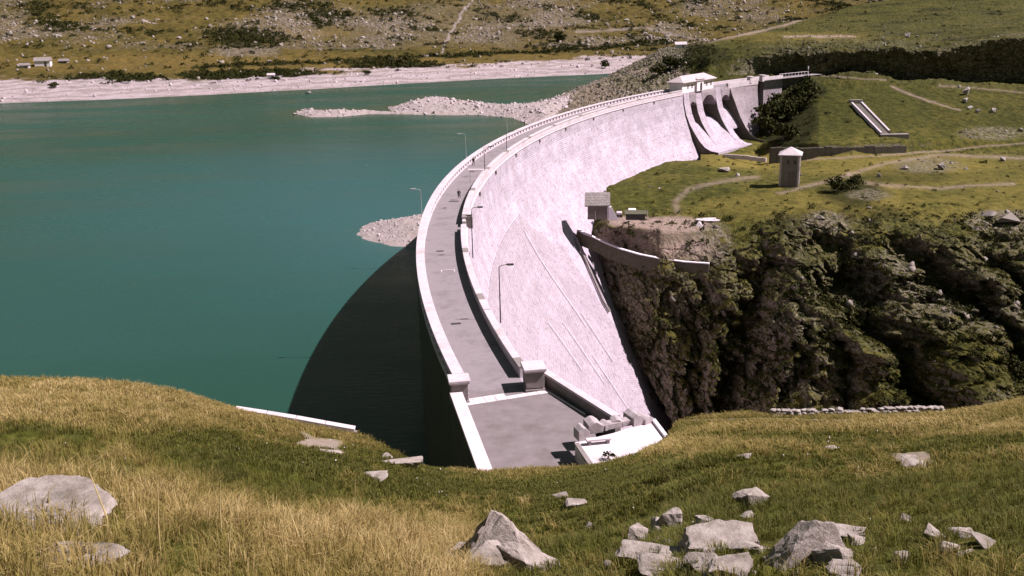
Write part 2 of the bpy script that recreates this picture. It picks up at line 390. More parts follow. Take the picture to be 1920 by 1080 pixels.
# keep clear of the dam body where the masonry is in view
FY = face_Y(RPX[::12, ::12], RPY[::12, ::12])
FYf = np.repeat(np.repeat(FY, 12, 0), 12, 1)[:RPX.shape[0], :RPX.shape[1]]
cxs = np.interp(RPY, [405, 425, 490, 570, 680, 785, 1000], [1062, 1075, 1098, 1128, 1190, 1246, 1370])
cys = np.interp(RPX, [1040, 1060, 1100, 1140, 1180, 1240, 1312, 1330], [405, 403, 362, 345, 318, 301, 300, 300])
inface = ((RPX < cxs) & (RPY > 400)) | ((RPY < cys) & (RPX < 1314) & (RPY > 235) & (FYf < 900)) | ((RPX < 1075) & (RPY > 235))
need = inface & (FYf < 900)
push = smooth1(smooth1(np.where(need, np.maximum(FYf + 7 - RP[..., 1], 0), 0), 1, 0), 1, 1)
scale = (RP[..., 1] + push) / RP[..., 1]
keepz = RP[..., 2].copy()
RP = np.where(need[..., None], np.array([0, 0, CZ]) + (RP - np.array([0, 0, CZ])) * scale[..., None], RP)
z0 = np.zeros_like(RPX)
r_dry = .15 + blob(RPX, RPY, 1500, 385, 200, 25, .45) + blob(RPX, RPY, 1600, 305, 260, 22, .5) + blob(RPX, RPY, 1800, 360, 220, 50, .3) + blob(RPX, RPY, 1390, 300, 90, 14, .4) + blob(RPX, RPY, 1500, 70, 160, 10, .5) - blob(RPX, RPY, 1240, 350, 120, 40, .35) - blob(RPX, RPY, 1560, 190, 160, 60, .4)
r_dirt = blob(RPX, RPY, 1190, 417, 55, 10, 1) + blob(RPX, RPY, 1265, 422, 60, 15, .95) + blob(RPX, RPY, 1215, 452, 110, 24, .55) + blob(RPX, RPY, 1290, 470, 50, 18, .5)
for pts, wd, v_ in (([(1270, 400), (1266, 378), (1290, 355), (1350, 340), (1420, 332)], 6, .45), ([(1460, 362), (1560, 338), (1610, 322), (1660, 306), (1760, 290), (1920, 296)], 5, .5),
                   ([(1590, 325), (1600, 338), (1660, 348), (1760, 352), (1900, 344)], 5, .5), ([(1500, 299), (1650, 292), (1760, 283), (1920, 268)], 3, .55), ([(1672, 162), (1740, 190), (1800, 208)], 3, .6),
                   ([(1470, 69), (1600, 68)], 3, .8), ([(1240, 90), (1330, 78), (1400, 64), (1470, 48), (1540, 24)], 3.5, .7), ([(1180, 136), (1230, 132), (1290, 138)], 3, .9), ([(1540, 142), (1660, 150)], 2.5, .4), ([(1760, 160), (1920, 172)], 3, .35)):
    r_dirt = r_dirt + pline(RPX, RPY, pts, wd, v_, 1.6)
r_shrub = .38 * np.clip((262 - RPY) / 30, 0, 1) + blob(RPX, RPY, 1600, 362, 60, 22, .9) + blob(RPX, RPY, 1700, 330, 90, 14, .5) + blob(RPX, RPY, 1520, 170, 30, 16, 1) + blob(RPX, RPY, 1475, 225, 50, 60, 1.5) + blob(RPX, RPY, 1500, 420, 60, 20, .7) + blob(RPX, RPY, 1620, 400, 60, 20, .5) + blob(RPX, RPY, 1290, 105, 70, 22, .8)  # blob over the hollow also darkens it like shade
r_shrub = r_shrub + np.clip(fbm(RP * .05, 3) * 2.2, 0, .8) * ((RPY > 390) | (RPY < 135)) + ((RPY < 150) & (RPY > 90) & (RPX > 1340)) * .2  # last term paints shade onto the far cliff through the shrub tone
r_rock = blob(RPX, RPY, 1545, 415, 40, 18, .9) + blob(RPX, RPY, 1880, 415, 70, 20, .9) + blob(RPX, RPY, 1740, 310, 60, 14, .7) + blob(RPX, RPY, 1630, 365, 40, 10, .6) + blob(RPX, RPY, 1330, 455, 40, 40, .8) + bank * .95 + cm * .5 * np.clip(fbm(RP * .06 + 70, 3) * 3 + .5, 0, 1.6)
r_rock = r_rock + blob(RPX, RPY, 1640, 520, 60, 50, .6) + blob(RPX, RPY, 1860, 250, 60, 12, .6) + blob(RPX, RPY, 1540, 690, 60, 60, .4)
r_dirt = r_dirt + bank * blob(RPX, RPY, 1080, 195, 130, 40, .35)
bank_mat = terrain_mat('alpine_ground', (.028, .030, .005), (.086, .081, .015), (.15, .118, .028), (.026, .022, .011), (.26, .222, .160), (.30, .22, .185), fs=1.0, steep=(.40, .58), bd=.35)
right = grid_mesh('gorge_and_plateau', RP, bank_mat, dict(dry=r_dry, dirt=r_dirt, rock=r_rock, shrub=r_shrub), smooth=False)
right_bvh = bvh_of(RP, 2)

# ---- far shore and mountainside
FC = [-900, 0, 200, 400, 600, 800, 950, 1110, 1250, 1500, 1900, 2800]
wl = [235, 194, 187, 178, 167, 155, 147, 140, 133, 122, 105, 70]
Yw = [float(atz(c, p_, WL)[1]) for c, p_ in zip(FC, wl)]
def addY(d): return [y + d for y in Yw]
bt = [188, 152, 150, 150, 138, 127, 119, 109, 100, 90, 75, 40]
FT = [([p_ + 34 for p_ in wl], addY(-40)), (wl, Yw), (bt, addY(70)),
      ([b - 9 for b in bt], addY(105)), ([150, 112, 112, 108, 102, 93, 90, 85, 78, 70, 55, 20], addY(170)),
      ([100, 60, 60, 60, 55, 50, 50, 48, 45, 40, 25, 0], addY(270)), ([45, 0] + [0] * 8 + [-10, -40], addY(380)),
      ([-200] * 12, addY(620)), ([-420] * 12, addY(1000))]
fv = np.array([0, .3, 1.2, 1.5, 2.4, 3.7, 5.2, 6.2, 6.6]); fvs = np.linspace(0, 6.6, 420)
fus = np.concatenate([np.linspace(-900, -20, 80), np.linspace(-18, 1940, 760), np.linspace(1950, 2800, 70)])
FPYg = expand(FC, [r[0] for r in FT], fus, fv, fvs, (5, 8)); FYY = expand(FC, [r[1] for r in FT], fus, fv, fvs, (5, 8))
FPXg = np.broadcast_to(fus, FPYg.shape).copy()
FP = atY(FPXg, FPYg, FYY)
ab = np.clip((np.interp(FPXg, FC, bt) - FPYg + 12) / 50, 0, 1)
up_ = np.clip((60 - FPYg) / 60, 0, 1.5)
FP[..., 2] += ab * (fbm(FP * .018, 5, .5) * 10 * (.4 + up_) + fbm(FP * .08, 5, .6) * 3.4) + fbm(FP * .05, 4, .6) * 1.6 * np.clip((np.interp(FPXg, FC, wl) - FPYg) / 25, 0, 1)
shore = np.interp(FPXg, FC, bt)
jag = fbm(FP * np.array([.03, .03, .03]), 5, .65) * 34; _w = fbm(FP * .05, 4, .6) * 40
f_dirt = np.clip((FPYg - shore + jag + 4) / 5, 0, 1)
f_dirt = f_dirt * (.80 + .2 * np.sin(FP[..., 2] * 5 + fbm(FP * .05, 3) * 8) + .25 * fbm(FP * .12 + 3, 4))
f_dirt = f_dirt + pline(FPXg + _w * .25, FPYg, [(884, -5), (862, 30), (840, 70), (828, 98)], 1.7, .55) + pline(FPXg, FPYg, [(268, 37), (292, 43)], 1.8, .7) + pline(FPXg, FPYg, [(1080, 60), (1200, 52), (1330, 78)], 2, .3)
f_dry = .35 + blob(FPXg, FPYg, 600, 118, 900, 18, .35) - blob(FPXg, FPYg, 700, 105, 90, 16, .3) + blob(FPXg, FPYg, 560, 55, 100, 25, .3)
f_shrub = blob(FPXg, FPYg, 480, 142, 130, 9, 1) + blob(FPXg, FPYg, 215, 148, 80, 8, .9) + blob(FPXg, FPYg, 740, 122, 90, 8, .7) + blob(FPXg, FPYg, 460, 70, 70, 18, .8) + blob(FPXg, FPYg, 610, 30, 50, 14, .5)
f_shrub = f_shrub + np.clip(fbm(FP * .02, 4) * 2.4 - .1, 0, .75) * (FPYg < 95) + pline(FPXg, FPYg, [(360, 128), (560, 118), (820, 106), (1020, 98), (1200, 84)], 2.2, .9)
f_rock = np.clip(fbm(FP * .013 + 9, 4) * 2.8 + .05, 0, .8) * (FPYg < 92) + blob(FPXg, FPYg, 460, 95, 60, 12, .8) + blob(FPXg, FPYg, 850, 45, 240, 40, .35)
far_mat = terrain_mat('far_hillside_ground', (.026, .024, .005), (.078, .066, .014), (.135, .092, .026), (.05, .040, .024), (.26, .21, .17), (.47, .385, .405), fs=.45, steep=(.3, .45), bd=1.2)
far = grid_mesh('far_shore_and_hillside', FP, far_mat, dict(dry=f_dry, dirt=f_dirt, rock=f_rock, shrub=f_shrub))
far_bvh = bvh_of(FP, 2)

# ---- lake
wm, t, b = mat('lake_water')
geo = nd(t, 'NewGeometry').outputs['Position']
mp = nd(t, 'Mapping'); mp.inputs['Scale'].default_value = (.6, 2.2, 1); t.links.new(geo, mp.inputs[0])
big = noise(t, geo, .008, 4, .5)
wc = mix(t, ramp(t, big, [(.38, 0), (.62, 1)]), (.011, .041, .025), (.014, .051, .039))
wc = mix(t, attr(t, 'shallow'), wc, (.04, .050, .020))
wc = mix(t, attr(t, 'clear'), wc, (.026, .082, .088))
wp = nd(t, 'Mapping'); wp.inputs['Scale'].default_value = (.010, .035, 1); wp.inputs['Rotation'].default_value = (0, 0, .25); t.links.new(geo, wp.inputs[0])
patch = noise(t, wp.outputs[0], 1.0, 6, .65, .4)
wc = mix(t, ramp(t, patch, [(.45, 0), (.68, .22)]), wc, (.022, .070, .062))
t.links.new(ramp(t, patch, [(.4, .16), (.65, .34)]), b.inputs['Roughness'])
t.links.new(wc, b.inputs['Base Color']); b.inputs['Roughness'].default_value = .22; b.inputs['IOR'].default_value = 1.33; b.inputs['Specular IOR Level'].default_value = .16
bump(t, b, noise(t, mp.outputs[0], .7, 7, .72), .6, .18)
SPIT = [tuple(atz(x, y, WL)[:2]) for x, y in ((668, 438), (680, 424), (705, 415), (745, 409), (792, 402), (850, 396), (880, 440), (840, 470), (800, 466), (765, 463), (728, 461), (695, 452), (676, 445))]
PEN = [tuple(atz(x, y, WL)[:2]) for x, y in ((553, 213), (566, 207), (585, 206), (610, 211), (690, 209), (735, 211), (728, 203), (760, 194), (800, 188), (850, 187), (880, 193), (930, 200), (960, 202), (1000, 196), (1040, 184), (1080, 176), (1120, 190), (1040, 240), (985, 232), (960, 221), (900, 216), (830, 216), (735, 214), (690, 214), (640, 219), (580, 220))]
def pdist(X, Y, poly):
    best = np.full(X.shape, 1e9); ins = np.zeros(X.shape, bool); n = len(poly)
    for k in range(n):
        (x0, y0), (x1, y1) = poly[k], poly[(k + 1) % n]
        dx, dy = x1 - x0, y1 - y0
        tt = np.clip(((X - x0) * dx + (Y - y0) * dy) / (dx * dx + dy * dy + 1e-9), 0, 1)
        best = np.minimum(best, np.hypot(X - x0 - tt * dx, Y - y0 - tt * dy))
        c_ = ((y0 > Y) != (y1 > Y)) & (X < (x1 - x0) * (Y - y0) / (y1 - y0 + 1e-12) + x0); ins ^= c_
    return np.where(ins, best, -best)
LX, LY = np.meshgrid(np.linspace(-900, 330, 411), np.linspace(20, 900, 331))
# squeeze the sheet's right edge into the dam body and the right bank
edgeX = np.where(LY < 330, DX - np.sqrt(np.maximum((DR - 1.5) ** 2 - (LY - DY) ** 2, 0)), 53 + (LY - 313) * .9)
edgeX = np.where(LY < 45, -4, edgeX)
LXs = -900 + (LX + 900) / 1230 * (edgeX + 900)
e1 = pdist(LXs, LY, SPIT); e2 = pdist(LXs, LY, PEN)
LP = np.stack([LXs, LY, np.full_like(LXs, WL)], -1)
shal = np.clip(np.exp(np.minimum(e1, 0) / 3.0) * .8, 0, 1) + np.exp(np.minimum(e2, 0) / 9) * .7
shal += np.exp(-((LXs - 8) ** 2 / 900 + (LY - 370) ** 2 / 900)) * .8
clear_ = np.exp(-((LXs + 45) ** 2 / 6500 + (LY - 270) ** 2 / 12000)) * .75 + np.exp(-((LXs + 25) ** 2 / 400 + (LY - 215) ** 2 / 2500)) * .25
water = grid_mesh('lake_water', LP, wm, dict(shallow=shal * np.clip(1.0, 0, 1), clear=clear_))

# ---- rocky spits
spit_mat = terrain_mat('bare_lake_rock', (.20, .165, .14), (.34, .28, .27), (.32, .265, .25), (.13, .105, .09), (.36, .30, .29), (.40, .33, .33), fs=1.6, steep=(.55, .8), bd=.18)
def island(name, poly, slope, hmax, amp, res, asp=1.0):
    xs = [p[0] for p in poly]; ys = [p[1] for p in poly]
    X, Y = np.meshgrid(np.arange(min(xs) - 3, max(xs) + 3, res), np.arange(min(ys) - 4, max(ys) + 4, res * asp))
    d = pdist(X, Y, poly); P3 = np.stack([X, Y, np.zeros_like(X)], -1)
    d = d + fbm(P3 * .35, 3) * 1.6
    z = WL + np.where(d > 0, np.minimum(d * slope, hmax + d * .03), d * .8) + np.clip(d, 0, 2) * .5 * amp * (fbm(P3 * .3, 5, .6) + .5 * fbm(P3 * 1.1, 3, .6))
    P3[..., 2] = np.maximum(z, WL - 4)
    a0 = np.zeros_like(X)
    o = grid_mesh(name, P3, spit_mat, dict(dry=a0, dirt=a0 + .35, rock=a0 + .7, shrub=a0))
    return o, bvh_of(P3, 1)
spit, spit_bvh = island('gravel_spit', SPIT, .20, 1.7, .5, .35)
pen, pen_bvh = island('rocky_peninsula', PEN, .24, 2.6, 1.5, .7, 1.0)

# =================================================================== THE DAM
def masonry_mat(name, light, dark, spot, courses=True, spots=.575, brow=.45, bw=.9, streak=.25):
    m, t, b = mat(name); pos = nd(t, 'NewGeometry').outputs['Position']; uv = nd(t, 'UVMap').outputs['UV']
    n = noise(t, pos, .25, 8, .7); col = mix(t, ramp(t, n, [(.35, 0), (.65, 1)]), light, dark)
    mp = nd(t, 'Mapping'); mp.inputs['Scale'].default_value = (.9, .10, 1); t.links.new(uv, mp.inputs[0])
    sn = noise(t, mp.outputs[0], 1.0, 6, .7); col = mix(t, ramp(t, sn, [(.55, 0), (.78, streak)]), col, tuple(x * .55 for x in dark))
    n2 = noise(t, pos, 1.5, 3, .8); col = mix(t, ramp(t, n2, [(spots, 0), (spots + .06, .75)]), col, spot)
    br = nd(t, 'TexBrick'); br.inputs['Scale'].default_value = 1; br.inputs['Brick Width'].default_value = bw; br.inputs['Row Height'].default_value = brow
    br.inputs['Mortar Size'].default_value = .03; br.inputs['Mortar Smooth'].default_value = .3; t.links.new(uv, br.inputs['Vector'])
    br.inputs['Color1'].default_value = (1, 1, 1, 1); br.inputs['Color2'].default_value = (.78, .78, .78, 1); br.inputs['Mortar'].default_value = (.62, .62, .62, 1)
    col = mix(t, .55, col, mix(t, 1.0, col, br.outputs['Color'], 'MULTIPLY'))
    b2 = nd(t, 'TexBrick'); b2.offset = 0; b2.inputs['Scale'].default_value = 1; b2.inputs['Brick Width'].default_value = 13.5; b2.inputs['Row Height'].default_value = 3.2; b2.inputs['Mortar Size'].default_value = .07; b2.inputs['Mortar Smooth'].default_value = .6
    t.links.new(uv, b2.inputs['Vector']); b2.inputs['Color1'].default_value = (1, 1, 1, 1); b2.inputs['Color2'].default_value = (.86, .86, .87, 1); b2.inputs['Mortar'].default_value = (.70, .68, .68, 1)
    col = mix(t, .6, col, mix(t, 1.0, col, b2.outputs['Color'], 'MULTIPLY'))
    t.links.new(col, b.inputs['Base Color']); b.inputs['Roughness'].default_value = .9; b.inputs['Specular IOR Level'].default_value = .15
    h = math_(t, 'ADD', noise(t, pos, 2.5, 6, .7), math_(t, 'MULTIPLY', br.outputs['Fac'], -.5)); bump(t, b, h, .8, .12)
    return m
M_face = masonry_mat('dam_masonry', (.50, .425, .50), (.37, .305, .35), (.15, .12, .115))
M_low = masonry_mat('dam_lower_masonry', (.41, .34, .39), (.33, .27, .305), (.15, .12, .11), spots=.57, brow=.5, bw=1.2)
M_grey = masonry_mat('spillway_masonry', (.34, .285, .31), (.25, .205, .22), (.14, .115, .11), streak=.5)
M_cope = simple('pale_coping_stone', (.40, .34, .365), (.50, .43, .455), 1.6, bd=.02, stain=(.29, .24, .245))
M_conc = simple('grey_concrete', (.17, .142, .14), (.24, .20, .20), 1.2, bd=.02, stain=(.12, .10, .09))
M_dark = simple('dark_and_shade_masonry', (.06, .05, .042), (.10, .085, .07), .8, bd=.05)  # dark tone also stands in for shade on flanks and recesses
M_shade = simple('shade_dark_stone', (.028, .023, .014), (.055, .045, .030), .5, bd=.05)  # shade painted in: upstream face, terrace lake wall, revetment
M_road = simple('crest_asphalt', (.180, .152, .162), (.215, .182, .192), 1.6, bd=.006, stain=(.115, .096, .10))
M_white = simple('white_concrete', (.58, .51, .545), (.66, .585, .62), 1.5, bd=.01)
M_slab = simple('white_paving', (.46, .395, .42), (.57, .495, .525), 1.3, bd=.01, stain=(.36, .305, .31))
M_patio = simple('worn_white_concrete', (.46, .40, .425), (.62, .545, .575), 2.0, bd=.02, stain=(.33, .28, .28))
M_blk = simple('weathered_block_stone', (.27, .225, .235), (.42, .36, .375), 3.0, bd=.04, stain=(.17, .14, .135))
M_iron = simple('dark_iron', (.03, .028, .025), (.06, .05, .045), 3, bd=0, rough=.6)
M_galv = simple('galvanised_metal', (.42, .42, .43), (.5, .5, .5), 5, bd=0, rough=.45, metal=.6)
M_lens = simple('lamp_glass', (.75, .75, .76), (.85, .85, .85), 5, bd=0, rough=.2)
M_terr = simple('worn_terrace_asphalt', (.130, .108, .110), (.185, .155, .160), .7, bd=.01, stain=(.085, .068, .066))

dam = thing('dam', 'long curved stone arch dam with a road along its crest, holding back the green lake', 'dam')
def sweep(name, phis, prof, m, parent, caps=True):
    """prof(phi) -> closed list of (offset from downstream crest edge, z); positive = downstream"""
    V, F, UV = [], [], []; n = None
    for ph in phis:
        pr = prof(ph); n = len(pr)
        for o_, z in pr: V.append(arc(ph, DR - DW - o_, z))
    L = 0
    pr0 = prof(phis[len(phis) // 2]); lens = [0]
    for k in range(n): a_, b_ = pr0[k], pr0[(k + 1) % n]; lens.append(lens[-1] + math.hypot(a_[0] - b_[0], a_[1] - b_[1]))
    for i in range(len(phis) - 1):
        s0, s1 = R_(phis[i]) * 260, R_(phis[i + 1]) * 260
        for k in range(n):
            a_, b_ = i * n + k, i * n + (k + 1) % n
            F.append((a_, b_, b_ + n, a_ + n)); UV += [(s0, lens[k]), (s0, lens[k + 1]), (s1, lens[k + 1]), (s1, lens[k])]
    if caps:
        for base, rev in ((0, True), ((len(phis) - 1) * n, False)):
            ring = [base + k for k in range(n)]; ring = ring[::-1] if rev else ring
            F.append(tuple(ring)); UV += [(V[j].x, V[j].z) for j in ring]
    me = bpy.data.meshes.new(name); me.from_pydata([tuple(v) for v in V], [], F)
    uvl = me.uv_layers.new(name='UVMap'); uvl.data.foreach_set('uv', np.array(UV, np.float32).reshape(-1))
    bm = bmesh.new(); bm.from_mesh(me); bmesh.ops.recalc_face_normals(bm, faces=bm.faces); bm.to_mesh(me); bm.free()
    me.materials.append(m); return lnk(bpy.data.objects.new(name, me), parent)
def lin(a, b, st): return list(np.linspace(a, b, max(2, int(abs(b - a) / st) + 1)))
def prof_main(ph, top=-.02, bot=-75, ex=0.0, ztop=None):
    zs = [top, -3, -5, -7.3, -10, -14, -17, -20.5, -25, -30, -45, -60, bot]
    return [(-DW, bot), (-DW, top)] + [(off(z) + ex, z) for z in zs]
P0, P1 = -19.0, phi_px(1280, z=0)
sweep('masonry_wall', lin(P0, P1, .5), prof_main, M_face, dam)
# lower facing, proud of the wall
def prof_low(ph):
    zt = float(np.interp(ph, [11.6, 14.3, 15.4], [-11, -20.2, -21])); zs = [zt + (-74 - zt) * q ** 1.6 for q in np.linspace(0, 1, 12)]
    return [(off(z) - .5, z) for z in zs[::-1]] + [(off(z) + .16, z) for z in zs]
lf = sweep('lower_facing', lin(P0 + .2, 15.3, .35), prof_low, M_low, dam); lf['label'] = 'greyer lower facing of the near end'
def prof_low2(ph):
    zs = [-19 - max(0, 14.9 - ph) * .0, -25, -30, -45, -60, -74]
    return [(off(z) - .5, z) for z in zs[::-1]] + [(off(z) + .3, z) for z in zs]
# pale joint lines running down the facing
for ph, za, zb in ((11.0, -13.5, -33), (11.6, -31, -41), (8.2, -28, -40), (6.2, -25, -34), (9.2, -36, -50)):
    zz = np.linspace(za, zb, 14); bm = bmesh.new()
    tube(bm, [arc(ph, DR - DW - off(z) - .42, z) for z in zz], .11, 6); bm_obj('joint_strip', bm, M_white, dam)
# edge channel along the toe
bm = bmesh.new(); zz = np.linspace(-22, -36, 16)
tube(bm, [arc(15.55 + max(0, (-34 - z)) * 0 + max(0, 34 + z) * .16, DR - DW - off(z) - .6, z) for z in zz], .35, 6); bm_obj('toe_channel', bm, M_conc, dam)

# ---- spillway blocks at the far end
def interp_prof(pts):
    zs = [-p[1] for p in pts]; os_ = [p[0] for p in pts]; return lambda z: float(np.interp(-z, zs, os_))
PB = [(0, 0), (.3, -3), (1.2, -6.5), (2.6, -9.5), (4.3, -12), (6.0, -14.2), (7.9, -16.0), (9.9, -16.9), (12.5, -17.2)]
PCp = [(0, 0), (1.2, -3), (2.3, -5.1), (4.5, -9.7), (6.6, -12.8), (8.6, -15.0), (10.6, -16.1), (12.6, -16.5), (15, -16.7)]
PC2 = [(0, 0), (.1, -3), (.35, -5.1), (.9, -9.7), (1.9, -12.8), (3.3, -15.0), (3.8, -16.1), (4.1, -17.5), (4.3, -19)]
fB = lambda ph: [(-DW, -30), (-DW, -.02)] + PB + [(12.5, -18.2), (8, -30)]
phB0, phB1 = P1 + .12, phi_px(1349, z=-3) + .12
ch = [(phi_px(1292, z=-3), phi_px(1303.5, z=-3), -3.0, -12.5), (phi_px(1314.5, z=-3), phi_px(1341, z=-3), -1.9, -11.0)]
ch3 = (phB1, phi_px(1366, z=-3) + .1)
segs = [(phB0, ch[0][0]), (ch[0][1], ch[1][0]), (ch[1][1], phB1)]
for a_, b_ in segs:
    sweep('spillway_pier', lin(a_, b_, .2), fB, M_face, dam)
    sweep('pier_flank_shade', [a_ - .03, a_ - .002], lambda ph: [(-DW, -30), (-DW, -.6)] + [(o_ - .02, z - .02) for o_, z in PB if z < -1] + [(12.4, -18.2), (8, -30)], M_dark, dam)  # thin dark slab paints the shade on the pier's left side
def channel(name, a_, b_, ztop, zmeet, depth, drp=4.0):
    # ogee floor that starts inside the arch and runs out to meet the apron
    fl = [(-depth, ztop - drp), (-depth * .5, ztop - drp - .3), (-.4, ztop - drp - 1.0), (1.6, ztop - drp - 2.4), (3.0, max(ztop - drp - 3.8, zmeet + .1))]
    sweep('arch_back_shade', [a_, b_], lambda ph: [(-depth + .02, ztop - drp - .2), (-depth + .02, -.6), (-depth + .12, -.6), (-depth + .12, ztop - drp - .2)], M_dark, dam)  # dark panel paints the deep shade inside the arch
    tail = [(o_ - .05, z) for o_, z in PB if z < zmeet]
    fl = [p for p in fl if p[1] > zmeet] + tail
    sweep(name, lin(a_ - .0, b_ + .0, .2), lambda ph: [(-DW, -30), (-DW, ztop - drp)] + fl + [(12.5, -18.2), (8, -30)], M_face, dam)
    rr = (b_ - a_) / 2; mid = (a_ + b_) / 2
    def lint(ph):
        tt = min(1, abs(ph - mid) / rr); zb = ztop - R_(rr) * 265 * (1 - math.sqrt(max(0, 1 - tt * tt)))
        return [(-DW, -.02), (0, -.02), (.25, -.9), (.3, min(zb, -1.0)), (-DW, min(zb, -1.0))]
    sweep('arch_lintel', lin(a_, b_, .06), lint, M_grey, dam)
channel('spillway_chute', ch[0][0], ch[0][1], -3.0, -13.0, 3.4, 4.6)
channel('spillway_chute', ch[1][0], ch[1][1], -1.7, -13.0, 5.2, 6.6)
# third chute between the piers and the proud right block, ends at mid height in a ledge
z3 = -2.6; a_, b_ = ch3
sweep('spillway_chute', lin(a_, b_, .2), lambda ph: [(-DW, -30), (-DW, z3 - 3), (-3, z3 - 3.0), (-1.4, z3 - 3.8), (.4, z3 - 5.2), (2.2, z3 - 7.4), (4.0, -12.5), (4.2, -13.2), (1.0, -13.4), (1.0, -30)], M_face, dam)
rr3 = (b_ - a_) / 2; mid3 = (a_ + b_) / 2
sweep('arch_lintel', lin(a_, b_, .06), lambda ph: [(-DW, -.02), (0, -.02), (.25, -.9), (.3, z3 - R_(rr3) * 265 * (1 - math.sqrt(max(0, 1 - min(1, abs(ph - mid3) / rr3) ** 2)))), (-DW, z3 - R_(rr3) * 265 * (1 - math.sqrt(max(0, 1 - min(1, abs(ph - mid3) / rr3) ** 2))))], M_grey, dam)
phC0, phC1 = b_, phi_px(1421, z=1)
sweep('pier_flank_shade', [phC0 - .03, phC0 - .002], lambda ph: [(-DW, -30), (-DW, -.6)] + [(o_ - .02, z - .02) for o_, z in PCp if z < -1] + [(14.9, -30)], M_dark, dam)  # painted shade on the left side of the right block
def fC(ph):
    t_ = np.clip((ph - phC0) / (phC1 - phC0), 0, 1) ** .5
    q = [(a1 * (1 - t_) + a2 * t_, z1 * (1 - t_) + z2 * t_) for (a1, z1), (a2, z2) in zip(PCp, PC2)]
    return [(-DW, -30), (-DW, -.02)] + q + [(q[-1][0] - .5, -30)]
sweep('masonry_wall', lin(phC0, phC1, .2), fC, M_grey, dam)
# recessed link and right wing; the dark sections paint in the shadow there
phD0, phD1 = phi_px(1431, r=DR - 3.5), phi_px(1466, r=DR - 3.5)
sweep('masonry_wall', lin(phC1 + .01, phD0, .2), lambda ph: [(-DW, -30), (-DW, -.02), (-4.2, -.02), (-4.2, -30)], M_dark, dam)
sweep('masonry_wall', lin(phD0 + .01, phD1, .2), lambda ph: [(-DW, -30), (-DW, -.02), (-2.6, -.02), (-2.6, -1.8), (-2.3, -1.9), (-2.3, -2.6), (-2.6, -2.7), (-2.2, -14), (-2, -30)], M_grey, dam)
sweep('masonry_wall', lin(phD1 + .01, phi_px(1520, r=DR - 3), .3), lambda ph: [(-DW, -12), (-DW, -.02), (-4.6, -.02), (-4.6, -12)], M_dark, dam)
# apron kerb in front of the spillway
pts = [atz(1357, 288, -17.0), atz(1404, 291, -17.0), atz(1436, 296, -17.2)]
bm = bmesh.new()
for p, q in zip(pts[:-1], pts[1:]):
    p, q = Vector(p), Vector(q); d = q - p; box(bm, (p + q) / 2 + Vector((0, 0, -.75)), (d.length + .3, .5, 1.2), math.atan2(d.y, d.x))
bm_obj('apron_kerb', bm, M_cope, dam)
# ground sill at the foot of the wing shadow: revetment wall with painted-in shade under the green slope
# ---- crest road and parapets
PN = phi_px(980, z=1)                        # gate pillars
PNs = -13.4
def strip(name, phis, o0, o1, z, m, parent):
    V, F = [], []
    for ph in phis: V += [arc(ph, DR - DW - o0, z), arc(ph, DR - DW - o1, z)]
    for i in range(len(phis) - 1): F.append((2 * i, 2 * i + 1, 2 * i + 3, 2 * i + 2))
    return mesh_obj(name, V, F, m, parent)
rd = strip('crest_road', lin(PNs - 1.5, 57, .5), -DW + 1.0, -.6, .0, M_road, dam)
arc_len = lambda ph: R_(ph) * DR
def arc_block(name, me_cache, r, ph, L, T, H, z, m, parent, bev=.03):
    key = (round(L, 2), round(T, 2), round(H, 2), m.name)
    if key not in me_cache:
        bm = bmesh.new(); box(bm, (0, 0, 0), (T, L, H), 0, bev); me = bpy.data.meshes.new(name); bm.to_mesh(me); bm.free(); me.materials.append(m); me_cache[key] = me
    o = bpy.data.objects.new(name, me_cache[key]); C.objects.link(o); o.parent = parent
    p = arc(ph, r, z); o.location = p; o.rotation_euler = (0, 0, -R_(ph)); return o
cache = {}
NST = 118; step = (P1 + .2 - PNs) / NST
mcs = []
for k in range(NST):
    ph = PNs + (k + .5) * step; L = R_(step) * DR
    arc_block('parapet_pier', cache, DR - .5, ph, L * .60, .62, .72, .44, M_cope, dam, .02)
    o = arc_block('coping_stone', cache, DR - .5, ph, L - .03, 1.02, .24, .92 + random.uniform(-.006, .006), M_cope, dam, .03)
bmx = sweep('parapet_base', lin(PNs, P1 + .2, .5), lambda ph: [(-DW, -.5), (-DW, .085), (-DW + .95, .085), (-DW + .95, -.5)], M_cope, dam)
ND = 112; stepd = (P1 - .1 - PNs) / ND; gap_phi = phi_px(868, r=DR - DW + .3, z=.5)
phg = -13
# where the opening in the downstream parapet stands
Pg = atz(869, 428, 0); phg = math.degrees(math.atan2(Pg[1] - DY, DX - Pg[0]))
sweep('parapet_wall', lin(PNs, phg - .16, .5), lambda ph: [(-.06, -.3), (-.06, .8), (-.55, .8), (-.55, -.3)], M_cope, dam)
sweep('parapet_wall', lin(phg + .16, P1, .5), lambda ph: [(-.06, -.3), (-.06, .8), (-.55, .8), (-.55, -.3)], M_cope, dam)
for k in range(ND):
    ph = PNs + (k + .5) * stepd; L = R_(stepd) * (DR - DW)
    if abs(ph - phg) < stepd * .6: continue
    arc_block('coping_stone', cache, DR - DW + .31, ph, L - .02, .74, .22, .92 + random.uniform(-.006, .006), M_cope if k % 9 else M_conc, dam, .03)
# string course and corbels under the downstream crest
sweep('string_course', lin(PNs, P1, .5), lambda ph: [(-.1, -.55), (.22, -.5), (.22, -.3), (-.1, -.2)], M_cope, dam)
for k, ph in enumerate(np.arange(-8, P1, 4.35)):
    bm = bmesh.new(); box(bm, (0, 0, 0), (.5, .45, .7), 0, .05)
    o = bm_obj('water_spout', bm, M_conc, dam); o.location = arc(ph, DR - DW - .15, -.9); o.rotation_euler = (0, 0, -R_(ph))
